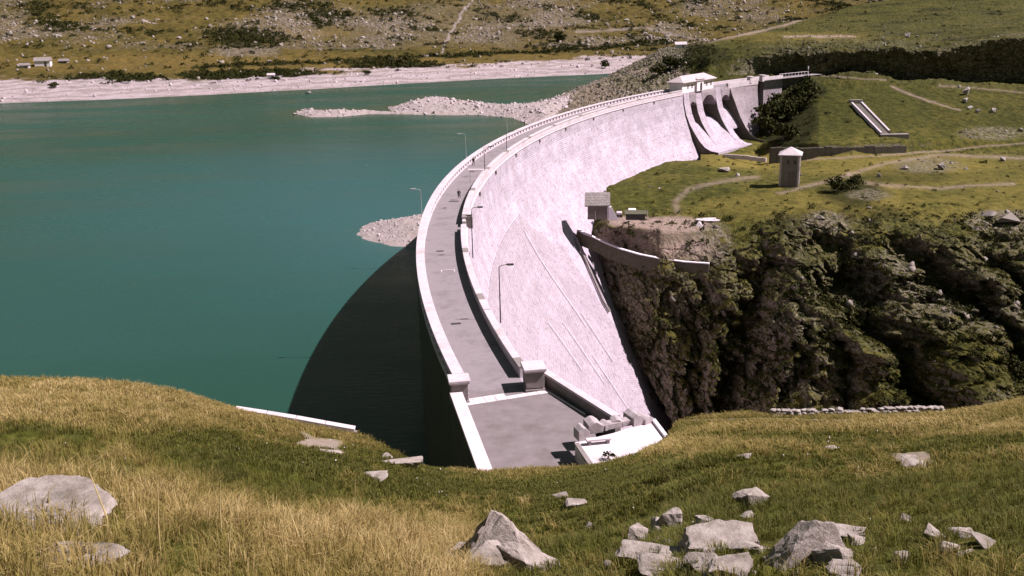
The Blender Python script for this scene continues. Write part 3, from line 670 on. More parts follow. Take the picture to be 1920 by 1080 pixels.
# small bay on the parapet by the opening
sweep('upstream_face', lin(P0, P1, .5), lambda ph: [(-DW - .04, -74), (-DW - .04, -.5), (-DW + .3, -.5), (-DW + .3, -74)], M_shade, dam)['label'] = 'upstream face of the dam with its shade painted into dark stone'  # algae-dark stone, deepened to paint in the shade of this face
p = arc(phg + .55, DR - DW - .35, .2); bm = bmesh.new()
for dx, dy, sx, sy in ((.45, 0, .14, 1.6), (0, .75, .9, .14), (0, -.75, .9, .14)): box(bm, (dx, dy, .35), (sx, sy, 1.3), 0, .02)
box(bm, (0, 0, -.5), (1.05, 1.7, .3)); o = bm_obj('parapet_bay', bm, M_conc, dam); o.location = p; o.rotation_euler = (0, 0, -R_(phg + .55))
# upper parapet over the spillway blocks
sweep('parapet_wall', lin(phC0 - .25, phC1 - .02, .3), lambda ph: [(.22, -.75), (.22, .9), (-.6, .9), (-.6, -.75)], M_cope, dam)
sweep('parapet_wall', lin(P1, phC1 + 3, .5), lambda ph: [(-DW, -.2), (-DW, .9), (-DW + .7, .9), (-DW + .7, -.2)], M_cope, dam)
sweep('parapet_wall', lin(phD0, phD1, .3), lambda ph: [(-2.3, -.1), (-2.3, .9), (-3.0, .9), (-3.0, -.1)], M_cope, dam)
for px_ in (1407, 1430):
    ph = phi_px(px_, z=1); bm = bmesh.new(); box(bm, (0, 0, .9), (1.3, 1.3, 2.0), 0, .05); box(bm, (0, 0, 2.0), (1.7, 1.7, .3), 0, .05)
    o = bm_obj('parapet_post', bm, M_cope, dam); o.location = arc(ph, DR - DW + .3, 0); o.rotation_euler = (0, 0, -R_(ph))
# drain slots and joints on the road
for px_, py_, L, T_ in ((855, 607, .95, .26), (825, 471, .9, .28), (851, 378, 1.5, .3), (834, 390, .6, .25)):
    p = atz(px_, py_, 0); ph = math.degrees(math.atan2(p[1] - DY, DX - p[0])); bm = bmesh.new(); box(bm, (0, 0, .0), (L, T_ * 2, .024), 0)
    o = bm_obj('drain_grate', bm, M_iron, dam); o.location = (p[0], p[1], .012); o.rotation_euler = (0, 0, -R_(ph))
for py_, pxc in ((606, 860), (500, 840), (430, 840), (550, 850), (317, 885), (650, 870), (350, 865), (570, 850)):
    p = atz(pxc, py_, 0); ph = math.degrees(math.atan2(p[1] - DY, DX - p[0]))
    strip('expansion_joint', [ph, ph + .018], -DW + 1.0, -.6, .006, M_conc, dam)
p = atz(884, 318, 0); ph = math.degrees(math.atan2(p[1] - DY, DX - p[0]))
o = strip('expansion_joint', [ph, ph + .16], -DW + 1.6, -.6, .008, M_slab, dam); o['label'] = 'broad pale joint band across the crest road'
# hatch outline
p = atz(840, 508, 0); ph = math.degrees(math.atan2(p[1] - DY, DX - p[0])); bm = bmesh.new()
for c_, s_ in (((0, .5, 0), (1.5, .1, .02)), ((.75, 0, 0), (.1, 1.0, .02)), ((-.75, 0, 0), (.1, 1.0, .02))): box(bm, c_, s_)
o = bm_obj('hatch_frame', bm, M_slab, dam); o.location = (p[0], p[1], .012); o.rotation_euler = (0, 0, -R_(ph))

# ---- gate pillars
def pillar(name, px_, py_, wd, dp, h, label):
    p = atz(px_, py_, 0); th = thing(name, label, 'pillar', (p[0], p[1], 0), R_(8))
    bm = bmesh.new(); box(bm, (0, dp / 2, h / 2 + .14), (wd, dp, h - .28), 0, .03); bm_obj('shaft', bm, M_conc, th)
    bm = bmesh.new(); box(bm, (0, dp / 2, .1), (wd + .16, dp + .16, .2), 0, .03); bm_obj('plinth', bm, M_conc, th)
    bm = bmesh.new(); box(bm, (0, dp / 2, h + .06), (wd + .18, dp + .18, .12), 0, .02); box(bm, (0, dp / 2, h + .24), (wd + .36, dp + .36, .24), 0, .04); bm_obj('cap', bm, M_cope, th)
pillar('gate_pillar', 863, 757, 1.35, 1.3, 1.62, 'left gate pillar on the lakeside parapet, square grey stone with a wide flat cap')
pillar('gate_pillar', 1004, 734, 1.5, 1.7, 1.62, 'right gate pillar casting its shadow on the road, square grey stone with a wide flat cap')

# ---- terrace at the near end
ter = thing('terrace', 'paved grey terrace at the near end of the dam behind the gate pillars', 'terrace')
fl = [atz(x, y, 0)[:2] for x, y in ((862, 742), (985, 719), (1030, 731), (1110, 785), (1120, 830), (1070, 905), (905, 905))]
bm = bmesh.new(); prism(bm, fl, -16, -.02); bm_obj('base', bm, M_dark, ter)  # dark tone paints in the shade on the terrace's outer wall
bm = bmesh.new(); vs_ = [bm.verts.new((p[0], p[1], 0.004)) for p in fl]; bm.faces.new(vs_); bm_obj('terrace_floor', bm, M_terr, ter)
# paving slabs: two rows between the pillars and beside the coping
def slabrow(A, B, wd, n, z=.03, h=.06, m=M_slab, nm='paving_slab', parent=ter, gap=.015, side=1):
    A, B = Vector((*A[:2], 0)), Vector((*B[:2], 0)); d = (B - A); L = d.length / n; u = d.normalized(); nr = Vector((-u.y, u.x, 0)) * side
    me = bpy.data.meshes.new(nm); bm = bmesh.new(); box(bm, (0, 0, 0), (L - gap, wd - gap, h), 0, .012); bm.to_mesh(me); bm.free(); me.materials.append(m)
    for k in range(n):
        c = A + u * L * (k + .5) + nr * wd / 2; o = bpy.data.objects.new(nm, me); C.objects.link(o); o.parent = parent
        o.location = (c.x, c.y, z + random.uniform(-.006, .006)); o.rotation_euler = (0, 0, math.atan2(u.y, u.x) + random.uniform(-.004, .004))
slabrow(atz(872, 762, 0), atz(1030, 737, 0), .62, 8)
a_, b_ = atz(872, 762, 0), atz(1030, 737, 0); u_ = Vector((b_[0] - a_[0], b_[1] - a_[1], 0)).normalized(); n_ = Vector((-u_.y, u_.x, 0))
slabrow(Vector((a_[0], a_[1], 0)) + n_ * .62, Vector((a_[0], a_[1], 0)) + n_ * .62 + u_ * 3.6, .62, 4)
# lakeside parapet of the terrace
A, B = atz(854, 733, 1.0), atz(916, 898, 1.0)
dv = Vector((B[0] - A[0], B[1] - A[1], 0)); L_ = dv.length; an = math.atan2(dv.y, dv.x); mid = (Vector(A) + Vector(B)) / 2
bm = bmesh.new(); box(bm, (mid.x, mid.y, -7.2), (L_, .78, 15.9), an); bm_obj('parapet_wall', bm, M_shade, ter)  # lake side of the wall, shade painted into its colour
slabrow(Vector(A) + Vector((dv.y, -dv.x, 0)).normalized() * -.5, Vector(B) + Vector((dv.y, -dv.x, 0)).normalized() * -.5, 1.0, 11, .89, .24, M_slab, 'coping_stone', side=-1)
# downstream parapet of the terrace
A, B = atz(1014, 690, 1.0), atz(1156, 779, 1.0); dv = Vector((B[0] - A[0], B[1] - A[1], 0)); L_ = dv.length; an = math.atan2(dv.y, dv.x); mid = (Vector(A) + Vector(B)) / 2
bm = bmesh.new(); box(bm, (mid.x, mid.y, -5.0), (L_ + .4, .5, 11.6), an); bm_obj('parapet_wall', bm, M_conc, ter)
nrm = Vector((-dv.y, dv.x, 0)).normalized()
slabrow(Vector(A) - nrm * .35, Vector(B) - nrm * .35, .7, 7, .9, .22, M_cope, 'coping_stone')
slabrow(atz(1027, 736, 0), atz(1096, 778, 0), .14, 5, .045, .09, M_slab, 'kerb_stone')

# white patio beyond the terrace
pat = thing('patio', 'raised white concrete patio next to the terrace, half hidden by the grass bank', 'patio')
pp = [atz(x, y, 1.3)[:2] for x, y in ((1078, 829), (1150, 812), (1222, 789), (1254, 828), (1230, 868), (1190, 900), (1115, 905))]
bm = bmesh.new(); prism(bm, pp, -14, 1.3); bm_obj('base', bm, M_patio, pat)
def lowwall(pa, pb, z0, hgt, th_, m, nm, parent):
    A, B = Vector(atz(*pa, z0)), Vector(atz(*pb, z0)); d = B - A; bm = bmesh.new()
    box(bm, (A + B) / 2 + Vector((0, 0, hgt / 2)), (d.length, th_, hgt), math.atan2(d.y, d.x), .02); return bm_obj(nm, bm, m, parent)
lowwall((1081, 833), (1116, 885), 1.3, .12, .35, M_conc, 'edge_kerb', pat)
lowwall((1225, 789), (1256, 830), 1.3, .18, .3, M_white, 'edge_kerb', pat)
lowwall((1100, 810), (1206, 789), 1.3, .42, .7, M_blk, 'edge_kerb', pat)
def gable(px_, py_, wd, dp, h, rz, label, z=1.3):
    p = atz(px_, py_, z); th = thing('coping_block', label, 'stone block', (p[0], p[1], z - .02), rz, 'gabled stone blocks along the patio')
    bm = bmesh.new(); hw, hd = wd / 2, dp / 2
    pr = [(-hw, 0), (hw, 0), (hw * .96, h * .62), (hw * .25, h * .98), (-hw * .2, h), (-hw * .98, h * .74)]
    f0 = [bm.verts.new((x, -hd, z_)) for x, z_ in pr]; f1 = [bm.verts.new((x, hd, z_)) for x, z_ in pr]
    bm.faces.new(f0); bm.faces.new(f1[::-1])
    for k in range(6): bm.faces.new((f0[k], f1[k], f1[(k + 1) % 6], f0[(k + 1) % 6]))
    bmesh.ops.bevel(bm, geom=bm.edges[:], offset=.015, segments=1, affect='EDGES')
    bm_obj('block', bm, M_blk, th)
gable(1091, 821, .85, 1.0, .95, R_(18), 'small gabled stone block at the patio corner nearest the terrace')
gable(1112, 805, 1.05, 1.3, .8, R_(14), 'largest gabled stone block, second along the back edge of the patio')
gable(1136, 802, .8, .8, .55, R_(35), 'low stone block between the large block and the tilted one on the patio')
gable(1156, 797, .8, .9, .62, R_(8), 'tilted pale stone block in the middle of the back edge of the patio')
gable(1189, 791, .95, 1.5, .8, R_(24), 'long gabled stone block under the dark slot at the back of the patio')
gable(1207, 790, .9, 1.1, .55, R_(40), 'last stone block at the far right back corner of the patio')
p = atz(1122, 832, 1.3); be = thing('stone_bench', 'low stone bench casting a dark shadow on the white patio', 'bench', (p[0], p[1], 1.3), R_(9))
bm = bmesh.new(); box(bm, (0, 0, .36), (1.75, .42, .14), 0, .02); bm_obj('seat', bm, M_slab, be)
for sx in (-.65, .65):
    bm = bmesh.new(); box(bm, (sx, 0, .15), (.22, .36, .3), 0, .02); bm_obj('support', bm, M_conc, be)
p = atz(1250, 829, 1.3); bm = bmesh.new(); tube(bm, [(0, 0, -.1), (0, 0, .55)], [.11, .08], 8)
o = bm_obj('marker_post', bm, M_white); o.location = (p[0], p[1], 1.3); tag(o, 'short white post at the right corner of the patio', 'post')
# pale diagonal wall with dark slot behind the patio
A, B = Vector(atz(1148, 742, 0)), Vector(atz(1180, 778, .8)); bm = bmesh.new(); d = B - A
box(bm, (A + B) / 2 + Vector((.3, 0, -1.4)), (d.length, .28, 3.2), math.atan2(d.y, d.x)); bm.free()

# ---- street lamps
def lamp(px_, py_, z, h, side, label, r, reach=1.1):
    ph = phi_px(px_, r=r, z=z) if py_ is None else None
    p = atz(px_, py_, z); th = thing('street_lamp', label, 'lamp post', (p[0], p[1], z), 0, 'lamps along the dam crest')
    bm = bmesh.new(); tube(bm, [(0, 0, -1.2), (0, 0, h * .5), (0, 0, h)], [.07, .055, .04], 8); bm_obj('pole', bm, M_galv if side < 0 else M_iron, th)
    bm = bmesh.new(); tube(bm, [(0, 0, h - .05), (side * .25, 0, h + .12), (side * reach * .7, 0, h + .18)], .035, 6); bm_obj('arm', bm, M_galv if side < 0 else M_iron, th)
    bm = bmesh.new(); box(bm, (side * reach, 0, h + .2), (.75, .28, .16), 0, .05); hd = bm_obj('lamp_head', bm, M_galv if side < 0 else M_iron, th)
    bm = bmesh.new(); box(bm, (side * reach, 0, h + .105), (.5, .2, .04), 0, .01); bm_obj('lens', bm, M_lens, hd)
lamp(791, 405, 1, 3.7, -1, 'lamp post leaning over the lake beside the gravel spit, its head to the left', DR)
lamp(874, 298, 1, 4.6, -1, 'lamp post on the lakeside parapet above open water, near the more distant walker', DR)
lamp(951, 250, 1, 4.2, -1, 'most distant lamp post on the lakeside parapet', DR)
lamp(938, 584, .8, 4.6, 1, 'nearest lamp post, tall and dark on the downstream parapet', DR - DW)
lamp(886, 466, .8, 5.0, 1, 'second lamp post on the downstream parapet, beside the small parapet bay', DR - DW)
lamp(909, 322, .8, 4.2, 1, 'third lamp post on the downstream parapet where the wall bends away', DR - DW)
lamp(950, 284, .8, 3.8, 1, 'thin lamp post far along the downstream parapet', DR - DW)
p = atz(882, 343, 0); sg = thing('sign_post', 'short thin post with a small plate at the road edge ahead of the nearer walker', 'sign', (p[0], p[1], 0))
bm = bmesh.new(); tube(bm, [(0, 0, 0), (0, 0, 2.0)], .04, 6); bm_obj('post', bm, M_galv, sg)
bm = bmesh.new(); box(bm, (.35, 0, 2.0), (.8, .04, .22), 0, .005); bm_obj('plate', bm, M_cope, sg)

# ---- gatehouse on the crest
phg0, phg1 = phi_px(1279.5, z=0), phi_px(1338, z=0)
gh = thing('gatehouse', 'long low white gatehouse with a pale hipped roof above the spillway', 'building')
M_roofp = simple('pale_stone_roof', (.34, .275, .285), (.43, .36, .37), 2.0, bd=.08, stain=(.27, .22, .21))
sweep('wall', lin(phg0, phg1, .3), lambda ph: [(-4.6, 0), (-4.6, 3.1), (-.1, 3.1), (-.1, 0)], M_white, gh)
def hip(name, ph0, ph1, o0, o1, z0, h, parent, m, th_=.18):
    c = [arc(ph0 - .18, DR - DW - o0, z0), arc(ph1 + .18, DR - DW - o0, z0), arc(ph1 + .18, DR - DW - o1, z0), arc(ph0 - .18, DR - DW - o1, z0)]
    om = (o0 + o1) / 2; i = R_(1) * 0; rph = abs(o1 - o0) / 2 / 265 * 57.3
    rdg = [arc(ph0 + rph * .8, DR - DW - om, z0 + h), arc(ph1 - rph * .8, DR - DW - om, z0 + h)]
    V = c + rdg + [v - Vector((0, 0, th_)) for v in c]
    F = [(0, 1, 5, 4), (1, 2, 5), (2, 3, 4, 5), (3, 0, 4), (0, 1, 7, 6), (1, 2, 8, 7), (2, 3, 9, 8), (3, 0, 6, 9), (6, 7, 8, 9)]
    bm = bmesh.new(); vv_ = [bm.verts.new(v) for v in V]
    for f in F: bm.faces.new([vv_[i_] for i_ in f])
    return bm_obj(name, bm, m, parent)
hip('roof', phg0, phg1, .65, -5.3, 3.3, 1.7, gh, M_roofp)
pm = (phg0 + phg1) / 2 + .1
sweep('porch', [pm - .42, pm + .42], lambda ph: [(-.2, 0), (-.2, 3.5), (.55, 3.5), (.55, 0)], M_white, gh)
hip('porch_roof', pm - .36, pm + .36, .9, -2.0, 3.75, .5, gh, M_roofp, .14)
bm = bmesh.new()
da, db = pm - .02, pm + .24
for ph in [da]:
    q0, q1 = arc(da, DR - DW - .56, 0), arc(db, DR - DW - .56, 0); u = (q1 - q0); wv = u.length; u.normalize(); nn = Vector((-u.y, u.x, 0))
    prf = [(0, .1), (wv, .1)] + [(wv / 2 + wv / 2 * math.cos(a), 2.0 + wv / 2 * math.sin(a)) for a in np.linspace(0, math.pi, 9)]
    f0 = [bm.verts.new(q0 + u * x + Vector((0, 0, z_)) - nn * .0) for x, z_ in prf]; f1 = [bm.verts.new(v.co - nn * .03) for v in f0]
    bm.faces.new(f0); bm.faces.new(f1[::-1])
    for k in range(len(f0)): bm.faces.new((f0[k], f0[(k + 1) % len(f0)], f1[(k + 1) % len(f0)], f1[k]))
bm_obj('door', bm, M_iron, gh)
for dph in (-1.5, -.95, .95, 1.5):
    sweep('window', [pm + dph, pm + dph + .22], lambda ph: [(-.12, 1.1), (-.12, 2.3), (-.08, 2.3), (-.08, 1.1)], M_conc, gh)

# ---- wing railing and white mark at the end of the crest
rl = thing('railing', 'thin white railing running along the dark bank at the far end of the crest', 'railing')
phs = lin(phD1 + .1, phi_px(1519, r=DR - 3), .35)
for ph in phs:
    bm = bmesh.new(); tube(bm, [arc(ph, DR - 2, 0), arc(ph, DR - 2, 1.1)], .09, 6); bm_obj('post', bm, M_white, rl)
bm = bmesh.new(); tube(bm, [arc(ph, DR - 2, 1.1) for ph in phs], .07, 6); bm_obj('rail', bm, M_white, rl)
p = arc(phs[-1], DR - 2, 0); wp = thing('marker_pole', 'tall white pole with a dark band at the end of the railing', 'pole', p)
bm = bmesh.new(); tube(bm, [(0, 0, -.5), (0, 0, 1.2)], .2, 8); bm_obj('lower_post', bm, M_white, wp)
bm = bmesh.new(); tube(bm, [(0, 0, 1.2), (0, 0, 1.8)], .18, 8); bm_obj('band', bm, M_iron, wp)
bm = bmesh.new(); tube(bm, [(0, 0, 1.8), (0, 0, 2.9)], .2, 8); bm_obj('upper_post', bm, M_white, wp)

# =================================================================== PLATEAU BUILDINGS
M_slate = simple('stone_slate_roof', (.13, .11, .105), (.24, .205, .20), 2.5, bd=.08, stain=(.30, .26, .25))
M_wallst = simple('rough_stone_wall', (.13, .11, .095), (.21, .175, .155), 2.0, bd=.08)
M_dwall = simple('shade_dark_wall', (.06, .05, .034), (.11, .092, .066), 1.5, bd=.08)  # darkened to stand for the shade on the retaining wall
M_wood = simple('weathered_boards', (.11, .085, .075), (.17, .14, .125), 3.0, bd=.02)
M_render = simple('pale_render', (.34, .29, .30), (.44, .38, .39), 1.2, bd=.02)
# tower
p, _ = hit(right_bvh, 1484, 350)
TX, TY, TZ = (p.x, p.y, p.z) if p else (69.6, 239.8, -17)
tw = thing('tower', 'square stone tower with a pyramid roof standing alone on the grassy plateau', 'tower', (TX, TY + 2.2, TZ - .3), R_(-19))
W_ = 4.7; H_ = 8.2
bm = bmesh.new(); box(bm, (0, 0, H_ / 2), (W_ - .06, W_ - .06, H_), 0, .03); bm_obj('wall', bm, M_wallst, tw)
for sx, sy in ((-1, -1), (1, -1), (1, 1), (-1, 1)):
    bm = bmesh.new(); box(bm, (sx * (W_ / 2 - .22), sy * (W_ / 2 - .22), H_ / 2), (.5, .5, H_ - .02), 0, .02); bm_obj('corner_pier', bm, M_render, tw)
bm = bmesh.new(); e = W_ / 2 + .45
b4 = [bm.verts.new((x * e, y * e, H_)) for x, y in ((-1, -1), (1, -1), (1, 1), (-1, 1))]; l4 = [bm.verts.new((x * e, y * e, H_ - .2)) for x, y in ((-1, -1), (1, -1), (1, 1), (-1, 1))]
ap = bm.verts.new((0, 0, H_ + 1.7))
for k in range(4): bm.faces.new((b4[k], b4[(k + 1) % 4], ap)); bm.faces.new((l4[k], l4[(k + 1) % 4], b4[(k + 1) % 4], b4[k]))
bm.faces.new(l4[::-1]); bm_obj('roof', bm, M_cope, tw)
bm = bmesh.new(); box(bm, (.75, -W_ / 2 - .04, 2.1), (2.0, .1, 4.2), 0, .01); bm_obj('door', bm, M_wood, tw)
bm = bmesh.new(); box(bm, (.75, -W_ / 2 - .05, 4.45), (2.2, .16, .28), 0, .01); bm_obj('lintel', bm, M_conc, tw)
for wx in (-.4, 1.2):
    bm = bmesh.new(); box(bm, (wx, -W_ / 2 - .03, 6.4), (.55, .08, .9), 0, .01); bm_obj('window', bm, M_iron, tw)
bm = bmesh.new(); box(bm, (W_ / 2 + .04, .2, 4.4), (.08, .5, 1.0), 0, .01); bm_obj('window', bm, M_iron, tw)
for k in range(3):
    bm = bmesh.new(); box(bm, (-W_ / 2 - .03, -.9 + k * .9, 5.6), (.06, .35, .7), 0, .01); bm_obj('window', bm, M_iron, tw)

# cabin at the edge of the gorge
pc = atz(1121, 408, -16.6)
cb = thing('stone_cabin', 'small stone cabin with a slate roof leaning against the foot of the dam', 'cabin', (pc[0], pc[1] + 1.0, -17.2), R_(-6))
bm = bmesh.new(); box(bm, (0, 2, 1.8), (4.3, 4, 3.7), 0, .03); bm_obj('wall', bm, M_wallst, cb)
bm = bmesh.new()
pr = [(-.9, 3.2), (2.2, 5.5), (5.0, 3.9), (5.0, 3.7), (2.2, 5.25), (-.9, 3.0)]
f0 = [bm.verts.new((-2.75, y, z_)) for y, z_ in pr]; f1 = [bm.verts.new((2.75, y, z_)) for y, z_ in pr]
bm.faces.new(f0); bm.faces.new(f1[::-1])
for k in range(6): bm.faces.new((f0[k], f0[(k + 1) % 6], f1[(k + 1) % 6], f1[k]))
rf = bm_obj('roof', bm, M_slate, cb)
me = None
for r_ in range(5):
    for k in range(9):
        bm = bmesh.new() if me is None else None
        if me is None:
            box(bm, (0, 0, 0), (.6, .82, .05), 0, .01); me = bpy.data.meshes.new('slate'); bm.to_mesh(me); bm.free(); me.materials.append(M_slate)
        yy = -.6 + r_ * .62; zz = 3.2 + (yy + .9) / 3.1 * 2.3 + .06
        o = bpy.data.objects.new('slate', me); C.objects.link(o); o.parent = rf
        o.location = (-2.45 + k * .61 + random.uniform(-.03, .03), yy, zz); o.rotation_euler = (math.atan2(2.3, 3.1) - .04, 0, random.uniform(-.08, .08))
bm = bmesh.new(); fr_ = [(-.1, 0), (4.1, 0), (4.1, 3.7), (2.2, 5.2), (-.1, 3.5)]
f0 = [bm.verts.new((2.16, y, z_)) for y, z_ in fr_]; f1 = [bm.verts.new((2.34, y, z_)) for y, z_ in fr_]
bm.faces.new(f0); bm.faces.new(f1[::-1])
for k in range(5): bm.faces.new((f0[k], f0[(k + 1) % 5], f1[(k + 1) % 5], f1[k]))
bm_obj('gable_wall', bm, M_white, cb)
for k in range(12):
    bm = bmesh.new(); box(bm, (-1.75 + k * .32, -.04, 2.1), (.29, .06, 1.9), 0, .008); bm_obj('board', bm, M_wood, cb)
bm = bmesh.new(); tube(bm, [(-.4, -.4, 0), (-.4, -.4, 1.9)], .07, 6); bm_obj('post', bm, M_cope, cb)
bm = bmesh.new(); box(bm, (1.6, 3.2, 5.3), (.6, .6, 1.2), 0, .03); bm_obj('chimney', bm, M_white, cb)
# buttress beside the cabin
p = atz(1149, 410, -17); bm = bmesh.new()
V = [(-.9, 0, 0), (1.3, 0, 0), (1.3, 1.2, 0), (-.9, 1.2, 0), (-.9, 0, 2.9), (-.3, 0, 2.9), (-.3, 1.2, 2.9), (-.9, 1.2, 2.9)]
vv_ = [bm.verts.new(v) for v in V]
for f in ((0, 1, 5, 4), (1, 2, 6, 5), (2, 3, 7, 6), (3, 0, 4, 7), (4, 5, 6, 7), (0, 3, 2, 1)): bm.faces.new([vv_[i] for i in f])
o = bm_obj('buttress', bm, M_white); o.location = (p[0], p[1], -17.3); tag(o, 'sloping white buttress against the right end of the stone cabin', 'buttress')
# lean-to shed with dark opening
p = atz(1188, 411, -17.1); sh = thing('shed', 'low dark shed with a flat green roof, right of the stone cabin', 'shed', (p[0], p[1], -17.3), R_(-8))
bm = bmesh.new(); box(bm, (.4, 1.1, .7), (4.2, 2.2, 1.4), 0, .03); bm_obj('wall', bm, M_iron, sh)
bm = bmesh.new(); box(bm, (.4, 1.0, 1.5), (4.7, 2.8, .14), 0, .02, (R_(5), 0)); bm_obj('roof', bm, simple('green_roof_felt', (.05, .05, .03), (.10, .09, .06), 2, bd=.01), sh)
bm = bmesh.new(); tube(bm, [(3.0, -.1, 0), (3.0, -.1, 2.0)], .06, 6); bm_obj('post', bm, M_cope, sh)
# small white trailer on wheels
def cart(px_, py_, name, label, cat, wd, h, col):
    p = atz(px_, py_, -17); th = thing(name, label, cat, (p[0], p[1], -17.2), R_(-5))
    bm = bmesh.new(); box(bm, (0, 0, .55 + h / 2), (wd, 1.6, h), 0, .08); bm_obj('body', bm, col, th)
    for sx in (-.3, .3):
        for sy in (-.8, .8):
            bm = bmesh.new(); tube(bm, [(wd * sx, sy - .09, .35), (wd * sx, sy + .09, .35)], .35, 12); bm_obj('wheel', bm, M_iron, th)
    bm = bmesh.new(); tube(bm, [(-wd / 2, 0, .5), (-wd / 2 - 1.0, 0, .45)], .05, 6); bm_obj('drawbar', bm, M_iron, th)
cart(1185, 402, 'trailer', 'white box trailer parked behind the dark shed', 'trailer', 1.7, .9, M_white)
cart(1161, 405, 'trailer', 'small beige trailer between the cabin and the white one', 'trailer', 1.2, .6, M_cope)
# white sheet and slab on the pale patch at the brink
p, _ = hit(right_bvh, 1335, 413)
if p:
    bm = bmesh.new(); n_ = 20; ring = [(3.6 * math.cos(a) * (1 + .08 * math.sin(3 * a)), 1.7 * math.sin(a)) for a in np.linspace(0, 2 * math.pi, n_, endpoint=False)]
    prism(bm, ring, -.8, .25); o = bm_obj('rock_slab', bm, M_cope); o.location = p; tag(o, 'flat oval pale rock slab lying at the brink of the gorge', 'rock')
p, _ = hit(right_bvh, 1311, 424)
if p:
    bm = bmesh.new(); vt = [bm.verts.new(v) for v in ((-.9, 0, -.2), (.9, -.3, -.2), (.7, .8, -.2), (-.6, .9, -.2), (-.1, .3, 1.1), (.35, .35, .9))]
    bmesh.ops.convex_hull(bm, input=vt); o = bm_obj('covered_crate', bm, M_white); o.location = p; tag(o, 'bright white sheeted crate at the left tip of the oval rock slab', 'crate')

# retaining wall along the brink
rw = thing('retaining_wall', 'curved stone retaining wall with a white coping along the brink of the gorge', 'wall')
wp_ = [(1084, 430, 217), (1096, 438, 215), (1110, 443, 213.5), (1135, 455, 212), (1165, 467, 210), (1200, 477, 207.5), (1240, 485, 205), (1285, 491, 203), (1330, 494, 201)]
pts = [Vector(atY(*q)) for q in wp_]
fine_ = []
for k in range(len(pts) - 1):
    for j in range(4): fine_.append(pts[k].lerp(pts[k + 1], j / 4))
fine_.append(pts[-1])
V, F = [], []
for k, p in enumerate(fine_):
    a = fine_[max(0, k - 1)]; b_ = fine_[min(len(fine_) - 1, k + 1)]; d = (b_ - a); d.z = 0; d.normalize(); nn = Vector((-d.y, d.x, 0))
    for o_, z_ in ((-.3, p.z - .2), (.3, p.z - .2), (.3, p.z - 2.6 - .02 * k), (-1.0, p.z - 2.6 - .02 * k)): V.append((p.x + nn.x * o_, p.y + nn.y * o_, z_))
for k in range(len(fine_) - 1):
    for j in range(4): F.append((4 * k + j, 4 * k + (j + 1) % 4, 4 * k + 4 + (j + 1) % 4, 4 * k + 4 + j))
F += [(0, 1, 2, 3), tuple(4 * (len(fine_) - 1) + j for j in (3, 2, 1, 0))]
mesh_obj('wall_face', V, F, M_dwall, rw)  # face carries its shade in the dark material
for k in range(len(fine_) - 1):
    a, b_ = fine_[k], fine_[k + 1]; d = b_ - a; n_s = max(1, round(d.length / 1.1))
    for j in range(n_s):
        c = a.lerp(b_, (j + .5) / n_s); bm = bmesh.new(); box(bm, (0, 0, 0), (d.length / n_s - .03, .75, .24), 0, .03)
        o = bm_obj('coping_stone', bm, M_white, rw); o.location = (c.x, c.y, c.z + .02); o.rotation_euler = (0, -math.atan2(d.z, d.xy.length), math.atan2(d.y, d.x))

# revetment under the green slope (low wall, its shade painted in as a near-black tone) 
rv = thing('revetment_wall', 'long low stone wall with its shade painted in along the foot of the green slope behind the tower', 'wall')
wp_ = [(1446, 268, 286.5), (1500, 268, 287), (1560, 267, 288), (1640, 266, 290), (1700, 264, 293)]
for k in range(len(wp_) - 1):
    A, B = Vector(atY(*wp_[k])), Vector(atY(*wp_[k + 1])); d = B - A; nseg = 5
    for j in range(nseg):
        c = A.lerp(B, (j + .5) / nseg); bm = bmesh.new(); box(bm, (0, 0, -2.4), (d.length / nseg - .01, 1.4, 4.6), 0, .04)
        o = bm_obj('wall_block', bm, M_shade, rv); o.location = (c.x, c.y + .6, c.z - 1.2 + random.uniform(-.3, .1)); o.rotation_euler = (0, 0, math.atan2(d.y, d.x) + random.uniform(-.02, .02))
        
# twin-walled inclined channel on the slope
ic = thing('inclined_channel', 'inclined open channel between two white walls running down the green slope', 'channel')
def sidewall(a, b_, nm, m, wd=.9, h=1.0, dz=.3):
    pa, _ = hit(right_bvh, *a); pb, _ = hit(right_bvh, *b_)
    if not (pa and pb): return
    d = pb - pa; n = 6
    bm = bmesh.new(); bmesh.ops.create_cube(bm, size=1, matrix=Matrix.Translation((pa + pb) / 2 + Vector((0, 0, dz))) @ d.to_track_quat('X', 'Z').to_matrix().to_4x4() @ Matrix.Diagonal((d.length, wd, h, 1)))
    bm_obj(nm, bm, m, ic)
sidewall((1597, 197), (1652, 254), 'side_wall', M_cope, .55, 1.4, .25)
sidewall((1615, 196), (1667, 250), 'side_wall', M_cope, .55, 1.4, .25)
sidewall((1606, 197), (1659, 253), 'channel_floor', M_dark, 2.2, 1.0, -.1)
p, _ = hit(right_bvh, 1604, 193)
if p:
    bm = bmesh.new(); box(bm, (0, 0, .4), (4.2, 1.2, 1.4), 0, .05); o = bm_obj('head_wall', bm, M_conc, ic); o.location = p
p, _ = hit(right_bvh, 1676, 256)
if p:
    bm = bmesh.new(); box(bm, (0, 0, -.6), (8.5, 2.0, 2.8), R_(-3), .05); o = bm_obj('foot_wall', bm, M_conc, ic); o.location = p

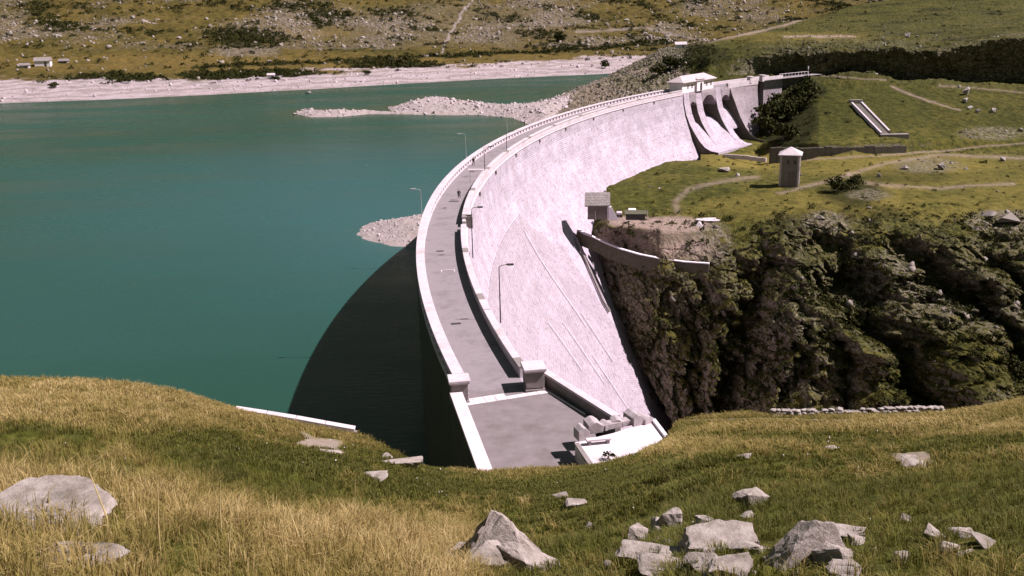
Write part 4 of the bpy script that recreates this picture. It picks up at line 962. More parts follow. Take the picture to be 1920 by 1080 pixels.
# =================================================================== ROCKS
M_rock = simple('pale_boulder_rock', (.19, .16, .145), (.36, .31, .295), 2.2, bd=.03, stain=(.10, .085, .065))
M_rockf = simple('pale_weathered_rock', (.15, .122, .10), (.36, .305, .28), 5.0, bd=.05, stain=(.06, .05, .032))
SHAPES = {14: [(-1, -.6, -.6), (1, -.5, -.6), (.9, .5, -.6), (-.9, .6, -.6), (-.3, .1, 1.0), (-.12, -.25, .9), (.12, 0, .62), (.75, -.1, -.1), (-.75, -.2, .05), (.35, -.5, .05)],
          3: [(-1.1, -.9, -.1), (.5, -1, -.15), (1, -.5, -.1), (.92, .3, 0), (.3, .9, .12), (-.6, 1, .1), (-1.2, .2, .05), (-1, -.9, -1), (.6, -1, -1), (.9, .6, -1), (-.9, 1, -1)],
          31: [(-1, -.5, -.7), (1, -.7, -.7), (1, .6, -.7), (-1, .5, -.7), (-.7, 0, -.15), (-.1, -.2, .45), (.5, -.1, .85), (.85, -.3, .75), (1.0, .2, .2), (.3, .5, .6), (-.4, .45, .1)],
          4: [(-1, -.6, -.8), (1, -.6, -.8), (1, .7, -.8), (-1, .7, -.8), (-.95, -.55, .25), (.2, -.75, .2), (.95, -.5, .3), (1, .5, .5), (.2, .8, .55), (-.8, .6, .45)]}
def rock_bm(seed, n=13, sub=0, amp=.03, clip=None):
    rg = random.Random(seed); bm = bmesh.new(); vt = []
    if seed in SHAPES:
        vt = [bm.verts.new(v) for v in SHAPES[seed]]; n = 0; clip = None
    for k in range(n):
        v = Vector((rg.gauss(0, 1), rg.gauss(0, 1), rg.gauss(0, 1))).normalized() * rg.uniform(.75, 1.0); vt.append(bm.verts.new(v))
    r = bmesh.ops.convex_hull(bm, input=vt)
    bmesh.ops.delete(bm, geom=[v for v in bm.verts if not v.link_faces], context='VERTS')
    if clip:
        for v in bm.verts: v.co.z = min(v.co.z, clip + .12 * v.co.x)
    if sub:
        bmesh.ops.bevel(bm, geom=bm.edges[:], offset=.03, segments=1, affect='EDGES')
        bmesh.ops.triangulate(bm, faces=bm.faces); bmesh.ops.subdivide_edges(bm, edges=bm.edges[:], cuts=sub, use_grid_fill=True)
        co = np.array([v.co[:] for v in bm.verts]); nn = (fbm(co * 2.3 + seed, 4, .62, ridged=True) - .3) * amp * 3.4 + fbm(co * 7 + seed, 3, .6) * amp * 1.3
        st = np.sin(co @ np.array([1.5, 2.2, 7.0]) * 2.2 + seed) * amp * .35
        for v, a in zip(bm.verts, nn + st): v.co *= 1 + a
    return bm
def rock(px_, py_, wpx, hpx, seed, label, bv=near_bvh, name='boulder', flat=1.0, rz=0, sub=3, m=None, group=None, tilt=0, sink=.3, clip=None):
    p, _ = hit(bv, px_, py_)
    if not p: return
    dist = math.hypot(p.y, p.z - CZ); s = wpx / FPX * dist / 2; hh = hpx / FPX * dist / 2 * 1.05
    bm = rock_bm(seed, 11, sub, .05, clip); o = bm_obj(name, bm, m or M_rockf, None, False)
    o.scale = (s, s * flat, hh); o.location = p + Vector((0, s * flat * .3, hh * (1 - sink) * .75)); o.rotation_euler = (0, tilt, rz)
    tag(o, label, 'boulder' if name == 'boulder' else 'rock', group)
FG = [
 (62, 984, 225, 56, 3, 'large flat pale rock slab in the dry grass at the left edge', 1.2, .1, 0),
 (110, 1056, 190, 26, 5, 'low grey slab sunk in the grass below the large left rock', .6, .2, 0),
 (945, 1052, 175, 110, 14, 'tall pointed pale boulder at the bottom centre', .7, .3, .15),
 (900, 1062, 80, 70, 8, 'dark angular rock at the left foot of the pointed boulder', .8, .5, 0),
 (870, 1045, 62, 44, 9, 'small pale rock to the left of the pointed boulder', .8, 0, -.3),
 (1000, 1062, 110, 50, 23, 'low ridge of rock trailing right from the pointed boulder', .5, -.3, .35),
 (1079, 945, 38, 24, 12, 'small white stone in the grass right of centre, above the pointed boulder', .8, 0, 0),
 (1050, 930, 30, 22, 13, 'small dark stone just left of the small white stone', .8, 0, 0),
 (1106, 984, 20, 16, 16, 'tiny grey stone below the small white stone', .8, 0, 0),
 (1413, 943, 58, 40, 17, 'blocky boulder standing alone in the grass above the rock cluster', .9, .2, 0),
 (1406, 962, 34, 14, 18, 'flat stone lying in front of the lone blocky boulder', .8, 0, 0),
 (1193, 1012, 50, 50, 19, 'upright stone at the left end of the rock cluster', .8, .1, 0),
 (1232, 1000, 62, 40, 20, 'broken pale stone second from the left in the rock cluster', .8, .6, 0),
 (1272, 990, 80, 50, 21, 'highest pale stone at the back of the rock cluster', .8, .2, 0),
 (1318, 985, 46, 30, 22, 'small dark stone behind the flat slab of the rock cluster', .8, 0, 0),
 (1352, 1026, 128, 52, 4, 'wide flat-topped slab in the middle of the rock cluster', .8, .1, 0),
 (1402, 1030, 52, 34, 24, 'round stone at the right end of the flat-topped slab', .8, 0, 0),
 (1215, 1040, 90, 34, 25, 'low pale stone at the lower left of the rock cluster', .7, -.2, 0),
 (1268, 1042, 90, 40, 26, 'broad stone in the lower middle of the rock cluster', .7, .2, 0),
 (1238, 1072, 120, 40, 27, 'grey grassy stone cut by the bottom edge below the rock cluster', .7, 0, 0),
 (1312, 1066, 60, 50, 28, 'pale stone at the bottom edge left of the rounded one', .8, 0, 0),
 (1375, 1078, 95, 54, 29, 'rounded pale stone at the bottom edge under the rock cluster', .8, .3, 0),
 (1335, 1046, 40, 34, 30, 'small dark stone under the flat-topped slab', .8, 0, 0),
 (1502, 1052, 150, 84, 31, 'largest whale-backed boulder at the lower right', .8, .25, -.2),
 (1560, 1058, 60, 70, 32, 'stone leaning on the right side of the whale-backed boulder', .8, -.3, 0),
 (1582, 1005, 70, 52, 33, 'craggy boulder behind the whale-backed one', .8, .1, 0),
 (1608, 1012, 32, 30, 34, 'small stone at the right foot of the craggy boulder', .8, 0, 0),
 (1592, 1074, 60, 36, 35, 'stone at the bottom edge right of the whale-backed boulder', .8, 0, 0),
 (1752, 1005, 34, 46, 36, 'thin upright stone at the lower right', .7, .3, .3),
 (1776, 1030, 40, 36, 37, 'small pale stone at the foot of the thin upright stone', .8, 0, 0),
 (1806, 1036, 36, 28, 38, 'small grey stone between the upright stone and the long slab', .8, 0, 0),
 (1838, 1018, 100, 30, 39, 'long tilted slab at the far lower right', .5, 0, .35),
 (1812, 1000, 52, 22, 40, 'small slab behind the left end of the long tilted slab', .6, 0, .2),
 (1700, 972, 24, 24, 41, 'small grey stone alone in the grass above the thin upright stone', .8, 0, 0),
 (1690, 1045, 28, 30, 42, 'small stone alone in the grass left of the thin upright stone', .8, 0, 0),
 (1395, 850, 26, 12, 43, 'small pale stone in the straw above the lone blocky boulder', .8, 0, 0),
 (1562, 838, 24, 12, 44, 'small pale stone on the bank under the dry stone wall', .8, 0, 0),
 (1712, 864, 62, 14, 45, 'flat pale stone on the bare patch at the right', .8, 0, 0),
 (752, 868, 84, 42, 46, 'pale rock at the brink above the shaded water', .7, -.3, .3),
 (724, 852, 22, 16, 47, 'small white stone at the left tip of the brink rock', .8, 0, 0),
 (700, 893, 52, 12, 48, 'flat grey stone in the dark grass left of the terrace', .8, 0, 0),
 (612, 843, 50, 12, 49, 'thin pale slab on the worn path by the guard wall', .6, .2, .3)]
for (a, b_, w_, h_, sd_, lb, fl_, rz_, ti) in FG:
    cs_ = sd_ in SHAPES; rock(a, b_ + 8, w_ * (1.0 if cs_ else 1.4), h_ * (1.25 if cs_ else 1.1), sd_, lb, near_bvh, 'boulder', fl_, rz_, 5 if w_ > 45 else 2, M_rockf, None, ti, .5, .35 if w_ > 2.2 * h_ else None)
Pc = []
_rg = random.Random(4)
for k in range(150):
    q_, _ = hit(near_bvh, _rg.gauss(1290, 75), min(1078, _rg.gauss(1025, 28))) if k < 110 else hit(near_bvh, _rg.gauss(1530, 60), min(1078, _rg.gauss(1045, 22)))
    if q_: Pc.append(tuple(q_))
CHIP = np.array(Pc)
PR = [(1812, 178, 18, 20, 'tall white boulder standing on the green slope'), (1811, 192, 17, 12, 'white boulder just below the tall one on the green slope'),
      (1820, 205, 13, 10, 'white boulder third down the line on the green slope'), (1834, 211, 12, 10, 'rounded pale boulder at the turn of the boulder line'),
      (1862, 211, 14, 13, 'pale boulder at the right end of the boulder line on the slope'), (1799, 165, 8, 8, 'small pale stone left of the tall white boulder'),
      (1703, 70, 16, 12, 'large pale boulder on top of the dark cliff at the right'), (1660, 86, 8, 6, 'small stone at the rim of the dark cliff'), (1722, 70, 8, 6, 'small stone right of the large boulder above the dark cliff'),
      (1696, 318, 22, 12, 'pale boulder inside the ring track'), (1765, 318, 26, 14, 'bright boulder at the right of the ring track'), (1648, 332, 14, 8, 'small boulder at the left of the ring track'),
      (1880, 302, 18, 10, 'grey boulder by the track at the right edge of the plateau'), (1812, 318, 10, 7, 'small pale stone right of the ring track'), (1480, 222, 9, 14, 'pale stone at the mouth of the dark hollow beside the spillway'),
      (1358, 322, 26, 14, 'long pale outcrop stone in the grass below the spillway'), (1382, 330, 14, 8, 'small outcrop stone right of the long one below the spillway'),
      (1218, 352, 7, 6, 'small white stone on the grass left of the plateau track'), (1236, 355, 6, 5, 'tiny white stone right of the other on the plateau grass'),
      (1540, 412, 26, 12, 'broad pale rock face at the rim of the gorge'), (1600, 440, 20, 9, 'grey rock jutting from the rim right of the broad one'), (1850, 410, 44, 26, 'blocky grey outcrop at the right rim of the gorge'),
      (1895, 418, 50, 28, 'largest grey outcrop at the right rim of the gorge'), (1830, 430, 18, 9, 'small outcrop at the left foot of the blocky one on the rim'), (1630, 392, 12, 7, 'white stone among shrubs on the rim below the ring track'),
      (1500, 330, 8, 5, 'small stone on the grass just right of the tower'), (1912, 246, 18, 10, 'pale stone at the right edge by the stream bed')]
for k, (a, b_, w_, h_, lb) in enumerate(PR): rock(a, b_, w_, h_, 100 + k, lb, right_bvh, 'boulder', .9, random.uniform(0, 3), 1, M_rock if k < 19 else M_wallst)

# baked scatter (one mesh of many small pieces that nobody could count)
def bake(name, protos, P, Sc, m, label, cat, tiltr=.3, asp=None, tint=True, kind='stuff', smooth=False):
    Vs, Fs, Ts, base = [], [], [], 0; rg = np.random.default_rng(len(P))
    for k in range(len(P)):
        v, f = protos[k % len(protos)]; a = rg.uniform(0, 6.28); c_, s_ = math.cos(a), math.sin(a); sc = Sc[k]
        ax = rg.uniform(.7, 1.3, 3) if asp is None else np.array(asp) * rg.uniform(.8, 1.2, 3)
        q = v * ax * sc; q = np.stack([q[:, 0] * c_ - q[:, 1] * s_, q[:, 0] * s_ + q[:, 1] * c_, q[:, 2]], 1)
        tl = rg.normal(0, tiltr); q[:, 2] += q[:, 0] * math.tan(np.clip(tl, -.6, .6)) * .5
        Vs.append(q + P[k]); Fs.append(f + base); Ts.append(np.full(len(v), rg.random())); base += len(v)
    V = np.concatenate(Vs).astype(np.float32); F = np.concatenate(Fs).astype(np.int32); T = np.concatenate(Ts).astype(np.float32)
    me = bpy.data.meshes.new(name); n = F.shape[1]
    me.vertices.add(len(V)); me.vertices.foreach_set('co', V.reshape(-1)); me.loops.add(F.size); me.loops.foreach_set('vertex_index', F.reshape(-1))
    me.polygons.add(len(F)); me.polygons.foreach_set('loop_start', np.arange(0, F.size, n, dtype=np.int32)); me.update(calc_edges=True)
    at = me.attributes.new('tint', 'FLOAT', 'POINT'); at.data.foreach_set('value', T)
    me.materials.append(m); o = lnk(bpy.data.objects.new(name, me)); return tag(o, label, cat, None, kind)
def proto_from_bm(bm):
    bmesh.ops.triangulate(bm, faces=bm.faces); bm.verts.index_update()
    v = np.array([x.co[:] for x in bm.verts]); f = np.array([[q.index for q in fc.verts] for fc in bm.faces]); bm.free(); return v, f
rockP = [proto_from_bm(rock_bm(200 + k, 10)) for k in range(8)]
def leafclump(seed, n=34):
    rg = np.random.default_rng(seed); V, F = [], []
    for k in range(n):
        d = rg.normal(size=3); d[2] = abs(d[2]); d /= np.linalg.norm(d); c = d * rg.uniform(.45, 1.0) * np.array([1, 1, .75]); s = rg.uniform(.16, .34)
        a, b_ = rg.normal(size=3), rg.normal(size=3); a /= np.linalg.norm(a); b_ -= a * (a @ b_); b_ /= np.linalg.norm(b_)
        i = len(V); V += [c + a * s, c + b_ * s, c - a * s * .8]; F.append((i, i + 1, i + 2))
    return np.array(V), np.array(F)
leafP = [leafclump(k) for k in range(6)]
def tint_mat(name, c1, c2, rough=.9, trans=False):
    m, t, b = mat(name); f = attr(t, 'tint'); pos = nd(t, 'NewGeometry').outputs['Position']
    f = math_(t, 'ADD', math_(t, 'MULTIPLY', f, .6), math_(t, 'MULTIPLY', noise(t, pos, .7, 5, .7), .5), True)
    t.links.new(mix(t, f, c1, c2), b.inputs['Base Color']); b.inputs['Roughness'].default_value = rough; b.inputs['Specular IOR Level'].default_value = .15
    return m
M_scree = tint_mat('scree_rock', (.08, .066, .05), (.28, .235, .21))
M_shore = tint_mat('shore_stone', (.22, .18, .18), (.44, .37, .39))
M_rubble = tint_mat('bank_stone', (.05, .042, .030), (.24, .20, .18))
M_leaf = tint_mat('shrub_foliage', (.012, .014, .002), (.038, .038, .006))
M_scrub = tint_mat('heath_foliage', (.03, .032, .005), (.085, .078, .015))
def sample(P, PXm, PYm, n, wfun, seed):
    rg = np.random.default_rng(seed); W = wfun(PXm, PYm); W = np.clip(W, 0, None)
    # weight by world area of the cell
    a = np.linalg.norm(np.roll(P, -1, 1) - P, axis=-1) * np.linalg.norm(np.roll(P, -1, 0) - P, axis=-1); a[-1] = 0; a[:, -1] = 0
    W = (W * a).reshape(-1); W = W / W.sum(); idx = rg.choice(len(W), n, p=W); i, j = np.divmod(idx, P.shape[1])
    i = np.minimum(i, P.shape[0] - 2); j = np.minimum(j, P.shape[1] - 2); t_ = rg.random((n, 1)); u = rg.random((n, 1))
    return P[i, j] * (1 - t_) * (1 - u) + P[i, j + 1] * t_ * (1 - u) + P[i + 1, j] * (1 - t_) * u + P[i + 1, j + 1] * t_ * u, i, j
vis = lambda X, Y: ((X > -30) & (X < 1960)) * 1.0
bake('rock_chips', rockP, CHIP, RNG.gamma(2.0, .022, len(CHIP)).clip(.02, .16), M_rubble, 'small broken chips and stones lying between the foreground boulders', 'stones')
# far boulder field
wf = lambda X, Y: vis(X, Y) * (np.clip(fbm(FP * .013 + 9, 4) * 2.6 + .15, 0, 1) * (Y < 88) * (Y > -40) + .06 * (Y < shore) * (Y > -30))
Pp, _, _ = sample(FP, FPXg, FPYg, 9000, wf, 1); bake('far_scree', rockP, Pp, RNG.gamma(2.0, .38, len(Pp)).clip(.3, 3.0), M_scree, 'pale boulders strewn over the far hillside above the lake', 'scree')
wf = lambda X, Y: vis(X, Y) * f_dirt * (Y < np.interp(X, FC, wl)) * (Y > 80)
Pp, _, _ = sample(FP, FPXg, FPYg, 2600, wf, 2); bake('shore_stones', rockP, Pp, RNG.gamma(1.2, .3, len(Pp)).clip(.1, 2.0), M_shore, 'loose stones along the bare pale shore of the lake', 'stones')
wf = lambda X, Y: vis(X, Y) * (np.clip(f_shrub, 0, 1) * (f_dirt < .5) * (Y > -20) + .02 * (Y < shore + 6))
Pp, _, _ = sample(FP, FPXg, FPYg, 9000, wf, 3); bake('far_shrubs', leafP, Pp, RNG.uniform(1.0, 3.2, len(Pp)), M_leaf, 'dark green shrubs covering the far shore and lower hillside', 'shrubs')
# near side scrub and stones
wf = lambda X, Y: (X < 1960) * ((Y > 400) * (Y < 800) * (~inface) * (.4 + np.clip(fbm(RP * .08, 3) * 3, -.3, 1)) + np.clip(r_shrub - .42, 0, 1) * .9 * (Y < 400) + .02)* (Y > -20) * (bank < .3) * (~inface) * (1 - .75 * (Y < 200) * (X > 1340))
Pp, _, _ = sample(RP, RPX, RPY, 3600, wf, 4); bake('gorge_scrub', leafP, Pp, RNG.uniform(.35, 1.25, len(Pp)), M_leaf, 'low dark scrub growing on the gorge walls and plateau', 'scrub')
wf = lambda X, Y: (X < 1960) * (Y > 250) * (Y < 780) * (~inface) * (.05 + (Y > 380) * np.clip(fbm(RP * .1 + 5, 3) * 3, 0, 1))
Pp, _, _ = sample(RP, RPX, RPY, 4200, wf, 5); bake('plateau_heath', leafP, Pp, RNG.uniform(.2, .7, len(Pp)), M_scrub, 'tufts of yellow green heath on the plateau and gorge sides', 'heath')
wf = lambda X, Y: (X < 1960) * (bank * (Y > 90) * 1.0 + np.clip(r_rock, 0, 1) * .25 * (~inface) * (Y > -20) + .008 * (~inface))
Pp, _, _ = sample(RP, RPX, RPY, 5000, wf, 6); bake('bank_rubble', rockP, Pp, RNG.gamma(1.5, .24, len(Pp)).clip(.12, 1.0), M_rubble, 'broken rocks and rubble on the bank beyond the dam and at the gorge rim', 'rubble')
def isl_pts(bv, poly, n, seed, inset=.3):
    rg = np.random.default_rng(seed); xs = [p[0] for p in poly]; ys = [p[1] for p in poly]; out = []
    X = rg.uniform(min(xs), max(xs), n * 3); Y = rg.uniform(min(ys), max(ys), n * 3); d = pdist(X, Y, poly)
    for x, y in list(zip(X[d > inset], Y[d > inset]))[:n]: out.append((x, y, drop(bv, x, y, WL)))
    return np.array(out)
Pp = isl_pts(spit_bvh, SPIT, 900, 1); bake('spit_stones', rockP, Pp, RNG.gamma(1.5, .1, len(Pp)).clip(.06, .6), M_shore, 'stones covering the gravel spit beside the dam', 'stones')
Pp = isl_pts(pen_bvh, PEN, 2600, 2, -.5); bake('peninsula_rubble', rockP, Pp, RNG.gamma(1.4, .26, len(Pp)).clip(.12, 1.8), M_shore, 'broken rocks covering the low rocky peninsula in the lake', 'rubble')
# single larger boulders of the far hillside, all alike
wf = lambda X, Y: vis(X, Y) * (Y < 90) * (Y > 2)
Pp, _, _ = sample(FP, FPXg, FPYg, 60, wf, 8)
mes = []
for k in range(6):
    bm = rock_bm(300 + k, 12); me = bpy.data.meshes.new('boulder'); bm.to_mesh(me); bm.free(); me.materials.append(M_rock); mes.append(me)
for k, p in enumerate(Pp):
    o = bpy.data.objects.new('boulder', mes[k % 6]); C.objects.link(o); s = random.uniform(1.6, 3.4); o.scale = (s, s, s * .8); o.location = p; o.rotation_euler = (random.uniform(-.3, .3), 0, random.uniform(0, 6))
    tag(o, 'big pale boulder lying on the far hillside across the lake', 'boulder', 'big boulders on the far hillside')

# shrub thicket beside the spillway, packed in to darken the shaded hollow, and single bushes
def bush(px_, py_, r, label, bv, name='bush', n=10, m=M_leaf, hgt=1.0, cat='bush'):
    p, _ = hit(bv, px_, py_)
    if not p: return
    th = thing(name, label, cat, p)
    rg = np.random.default_rng(int(px_)); Pq = rg.normal(0, .35, (n, 3)) * r; Pq[:, 2] = np.abs(Pq[:, 2]) * hgt + .2 * r
    Vs, Fs, base = [], [], 0
    for k in range(n):
        v, f = leafclump(int(px_) + k, 60); Vs.append(v * r * .6 + Pq[k]); Fs.append(f + base); base += len(v)
    V = np.concatenate(Vs); F = np.concatenate(Fs); o = mesh_obj('foliage', V, F, m, th)
    at = o.data.attributes.new('tint', 'FLOAT', 'POINT'); at.data.foreach_set('value', np.repeat(rg.random(len(V) // 3), 3).astype(np.float32))
    bm = bmesh.new(); tube(bm, [(0, 0, -.4), (r * .05, 0, r * .5), (0, 0, r * .9 * hgt)], [r * .08, r * .05, r * .02], 6); bm_obj('stem', bm, M_wood, th)
bush(1442, 250, 4.5, 'dark thicket low in the hollow at the foot of the dam wing', right_bvh, n=12)
bush(1468, 262, 4.5, 'lowest dark bush of the hollow, above the left end of the revetment wall', right_bvh, n=12)
bush(1500, 205, 4.5, 'dark bush at the left edge of the green slope', right_bvh, n=12)
bush(1455, 232, 5.5, 'big dark thicket in the hollow beside the right wing of the dam', right_bvh, n=16)
bush(1480, 222, 4.5, 'dark thicket at the right of the hollow beside the dam wing', right_bvh, n=12)
bush(1510, 180, 4.5, 'dark bush on the slope below the railing', right_bvh, n=12)
bush(1262, 128, 4.5, 'dark bush on the knoll left of the gatehouse', right_bvh)
bush(1236, 140, 4.0, 'dark bush beside the pale track left of the gatehouse', right_bvh)
bush(1134, 128, 3.6, 'lone dark bush where the pale shore meets the rocky bank', far_bvh)
bush(1049, 78, 5.5, 'tall dark conifer standing alone on the far shore', far_bvh, 'conifer', 12, M_leaf, 1.8, 'tree')
bush(1600, 352, 2.4, 'round dark bush right of the tower', right_bvh); bush(1570, 360, 2.6, 'dark bush between the tower and the round bush', right_bvh)
bush(1290, 82, 4.0, 'dark bush on top of the knoll beside the white hut', right_bvh)
for k, (a, b_) in enumerate(((520, 152), (408, 155), (240, 156), (100, 165), (690, 140))):
    bush(a, b_, 3.2, ('dark bush at the edge of the pale shore, fourth from the left', 'dark bush at the shore edge, third from the left', 'dark bush at the shore edge, second from the left', 'dark bush on the pale shore at the far left', 'dark bush at the shore edge left of the rocky peninsula')[k], far_bvh, n=6)
# weed growing on the patio
p = atz(1141, 862, 1.3); wd_ = thing('weed', 'dark leafy weed growing on the white patio at the grass edge', 'plant', (p[0], p[1], 1.3))
V, F = leafclump(77, 90); V = V * np.array([.42, .3, .5]) + np.array([0, 0, .25]); o = mesh_obj('leaves', V, F, M_leaf, wd_); o.data.attributes.new('tint', 'FLOAT', 'POINT')
bm = bmesh.new(); tube(bm, [(0, 0, 0), (.05, 0, .5)], .03, 5); bm_obj('stem', bm, M_wood, wd_)

# ---- far huts
def hut(px_, py_, wd, h, label, bv, mw, mr, rz=0, nm='hut'):
    p, _ = hit(bv, px_, py_)
    if not p: return
    th = thing(nm, label, 'hut', p - Vector((0, 0, .6)), rz)
    dp = wd * .6; bm = bmesh.new(); box(bm, (0, dp / 2, h / 2), (wd, dp, h)); bm_obj('wall', bm, mw, th)
    bm = bmesh.new(); e = .5; vv_ = [bm.verts.new(v) for v in ((-wd / 2 - e, -e, h - .1), (wd / 2 + e, -e, h - .1), (wd / 2 + e, dp + e, h - .1), (-wd / 2 - e, dp + e, h - .1), (-wd / 2 - e, dp / 2, h + dp * .38), (wd / 2 + e, dp / 2, h + dp * .38))]
    for f in ((0, 1, 5, 4), (2, 3, 4, 5), (1, 2, 5), (3, 0, 4), (3, 2, 1, 0)): bm.faces.new([vv_[i] for i in f])
    bm_obj('roof', bm, mr, th)
    bm = bmesh.new(); box(bm, (wd * .2, -.05, h * .4), (wd * .14, .1, h * .75)); bm_obj('door', bm, M_iron, th)
hut(80, 124, 10, 4.2, 'farm hut with a white wall and dark gable above the far left shore', far_bvh, M_white, M_slate, R_(12))
hut(45, 128, 6, 2.6, 'low stone hut left of the white farm hut', far_bvh, M_render, M_slate, R_(5))
hut(118, 119, 6, 2.4, 'low stone hut right of the white farm hut', far_bvh, M_wallst, M_slate, R_(-5))
hut(508, 148, 4, 3.2, 'small white hut standing at the edge of the pale shore', far_bvh, M_white, M_cope)
hut(1277, 90, 5.5, 2.6, 'white hut on the knoll behind the gatehouse', right_bvh, M_white, M_cope)
# rocks in the water by the peninsula tip
for k, (x, y, s) in enumerate(((553, 214, .9), (573, 209, 1.7), (385 + 190, 205, 1.2), (578, 174, 1.6))):
    bm = rock_bm(400 + k, 12); o = bm_obj('boulder', bm, M_rock if k != 1 else M_white); p = atz(x, y, WL + .3); o.location = p; o.scale = (s * 1.3, s, s * .8)
    tag(o, ('white rock alone in the water at the tip of the peninsula', 'bright boulder crowning the tip of the peninsula', 'pale boulder behind the tip of the peninsula', 'dark rock in the water just off the pale far shore')[k], 'boulder')

# ---- dry stone wall at the right, guard wall at the left
dw = thing('dry_stone_wall', 'low dry stone wall of pale stones along the shelf at the right', 'wall')
A, B = atz(1447, 784, .3), atz(1775, 781, .3)
mes = []
for k in range(8):
    bm = rock_bm(500 + k, 12); me = bpy.data.meshes.new('stone'); bm.to_mesh(me); bm.free(); me.materials.append(M_rock); mes.append(me)
for r_ in range(3):
    for k in range(44):
        t_ = (k + .5 + (r_ % 2) * .5) / 45; x = A[0] + (B[0] - A[0]) * t_; y = A[1] + (B[1] - A[1]) * t_; z_ = drop(near_bvh, x, y, 0)
        if r_ == 2 and random.random() < .45: continue
        o = bpy.data.objects.new('stone', mes[random.randrange(8)]); C.objects.link(o); o.parent = dw
        s = random.uniform(.17, .26); o.scale = (s * 1.7, s * 1.4, s * .72); o.location = (x + random.uniform(-.06, .06), y + random.uniform(-.1, .1), z_ + .10 + r_ * .19); o.rotation_euler = (random.uniform(-.1, .1), random.uniform(-.15, .15), random.uniform(-.3, .3))
gw = thing('guard_wall', 'low guard wall of long pale slabs at the brink above the lake', 'wall')
q = [(441, 770), (500, 779), (555, 788), (610, 798), (666, 808)]
pg = []
for a, b_ in q:
    z_ = float(CZ - tanp(a, b_) * 57.5); pg.append(Vector(atY(a, b_, 57.5)))
for a, b_ in zip(pg[:-1], pg[1:]):
    d = b_ - a; bm = bmesh.new(); bmesh.ops.create_cube(bm, size=1, matrix=Matrix.Translation((a + b_) / 2 + Vector((0, 0, .1))) @ d.to_track_quat('X', 'Z').to_matrix().to_4x4() @ Matrix.Diagonal((d.length - .03, .5, .28, 1)))
    bmesh.ops.bevel(bm, geom=bm.edges[:], offset=.02, segments=1, affect='EDGES'); bm_obj('slab', bm, M_cope, gw)
    bm = bmesh.new(); bmesh.ops.create_cube(bm, size=1, matrix=Matrix.Translation((a + b_) / 2 + Vector((0, 0.05, -.55))) @ d.to_track_quat('X', 'Z').to_matrix().to_4x4() @ Matrix.Diagonal((d.length, .3, 1.0, 1))); bm_obj('footing', bm, M_wallst, gw)

# =================================================================== PEOPLE
M_skin = simple('skin', (.42, .27, .20), (.46, .30, .23), 5, bd=0); M_cloth = simple('dark_cloth', (.012, .013, .016), (.025, .025, .03), 9, bd=0)
M_jean = simple('dark_trousers', (.03, .03, .04), (.05, .05, .06), 9, bd=0); M_hair = simple('hair', (.02, .014, .01), (.03, .02, .015), 20, bd=0); M_pale = simple('pale_socks', (.6, .56, .56), (.7, .66, .66), 9, bd=0)
def skin_obj(name, verts, edges, radii, m, parent, root=0):
    me = bpy.data.meshes.new(name); me.from_pydata(verts, edges, []); o = lnk(bpy.data.objects.new(name, me), parent)
    o.modifiers.new('Skin', 'SKIN'); 
    if not me.skin_vertices:
        bpy.context.view_layer.objects.active = o
    sv = me.skin_vertices[0].data if me.skin_vertices else None
    if sv is None:
        me.attributes.new  # placeholder, never reached in 4.5
    for k, r in enumerate(radii): sv[k].radius = (r, r) if not hasattr(r, '__len__') else r
    for k in range(len(radii)): sv[k].use_root = (k == root)
    md = o.modifiers.new('Sub', 'SUBSURF'); md.levels = 2; md.render_levels = 2; me.materials.append(m); return o
def make_skin(name, verts, edges, radii, m, parent):
    me = bpy.data.meshes.new(name); bm = bmesh.new(); L = bm.verts.layers.skin.verify()
    vs2 = [bm.verts.new(v) for v in verts]
    for a, b_ in edges: bm.edges.new((vs2[a], vs2[b_]))
    for k, (v, r) in enumerate(zip(vs2, radii)): v[L].radius = (r, r) if not hasattr(r, '__len__') else r; v[L].use_root = (k == 0)
    bm.to_mesh(me); bm.free(); o = lnk(bpy.data.objects.new(name, me), parent); o.modifiers.new('Skin', 'SKIN'); md = o.modifiers.new('Sub', 'SUBSURF'); md.levels = 1; md.render_levels = 1
    me.materials.append(m); return o
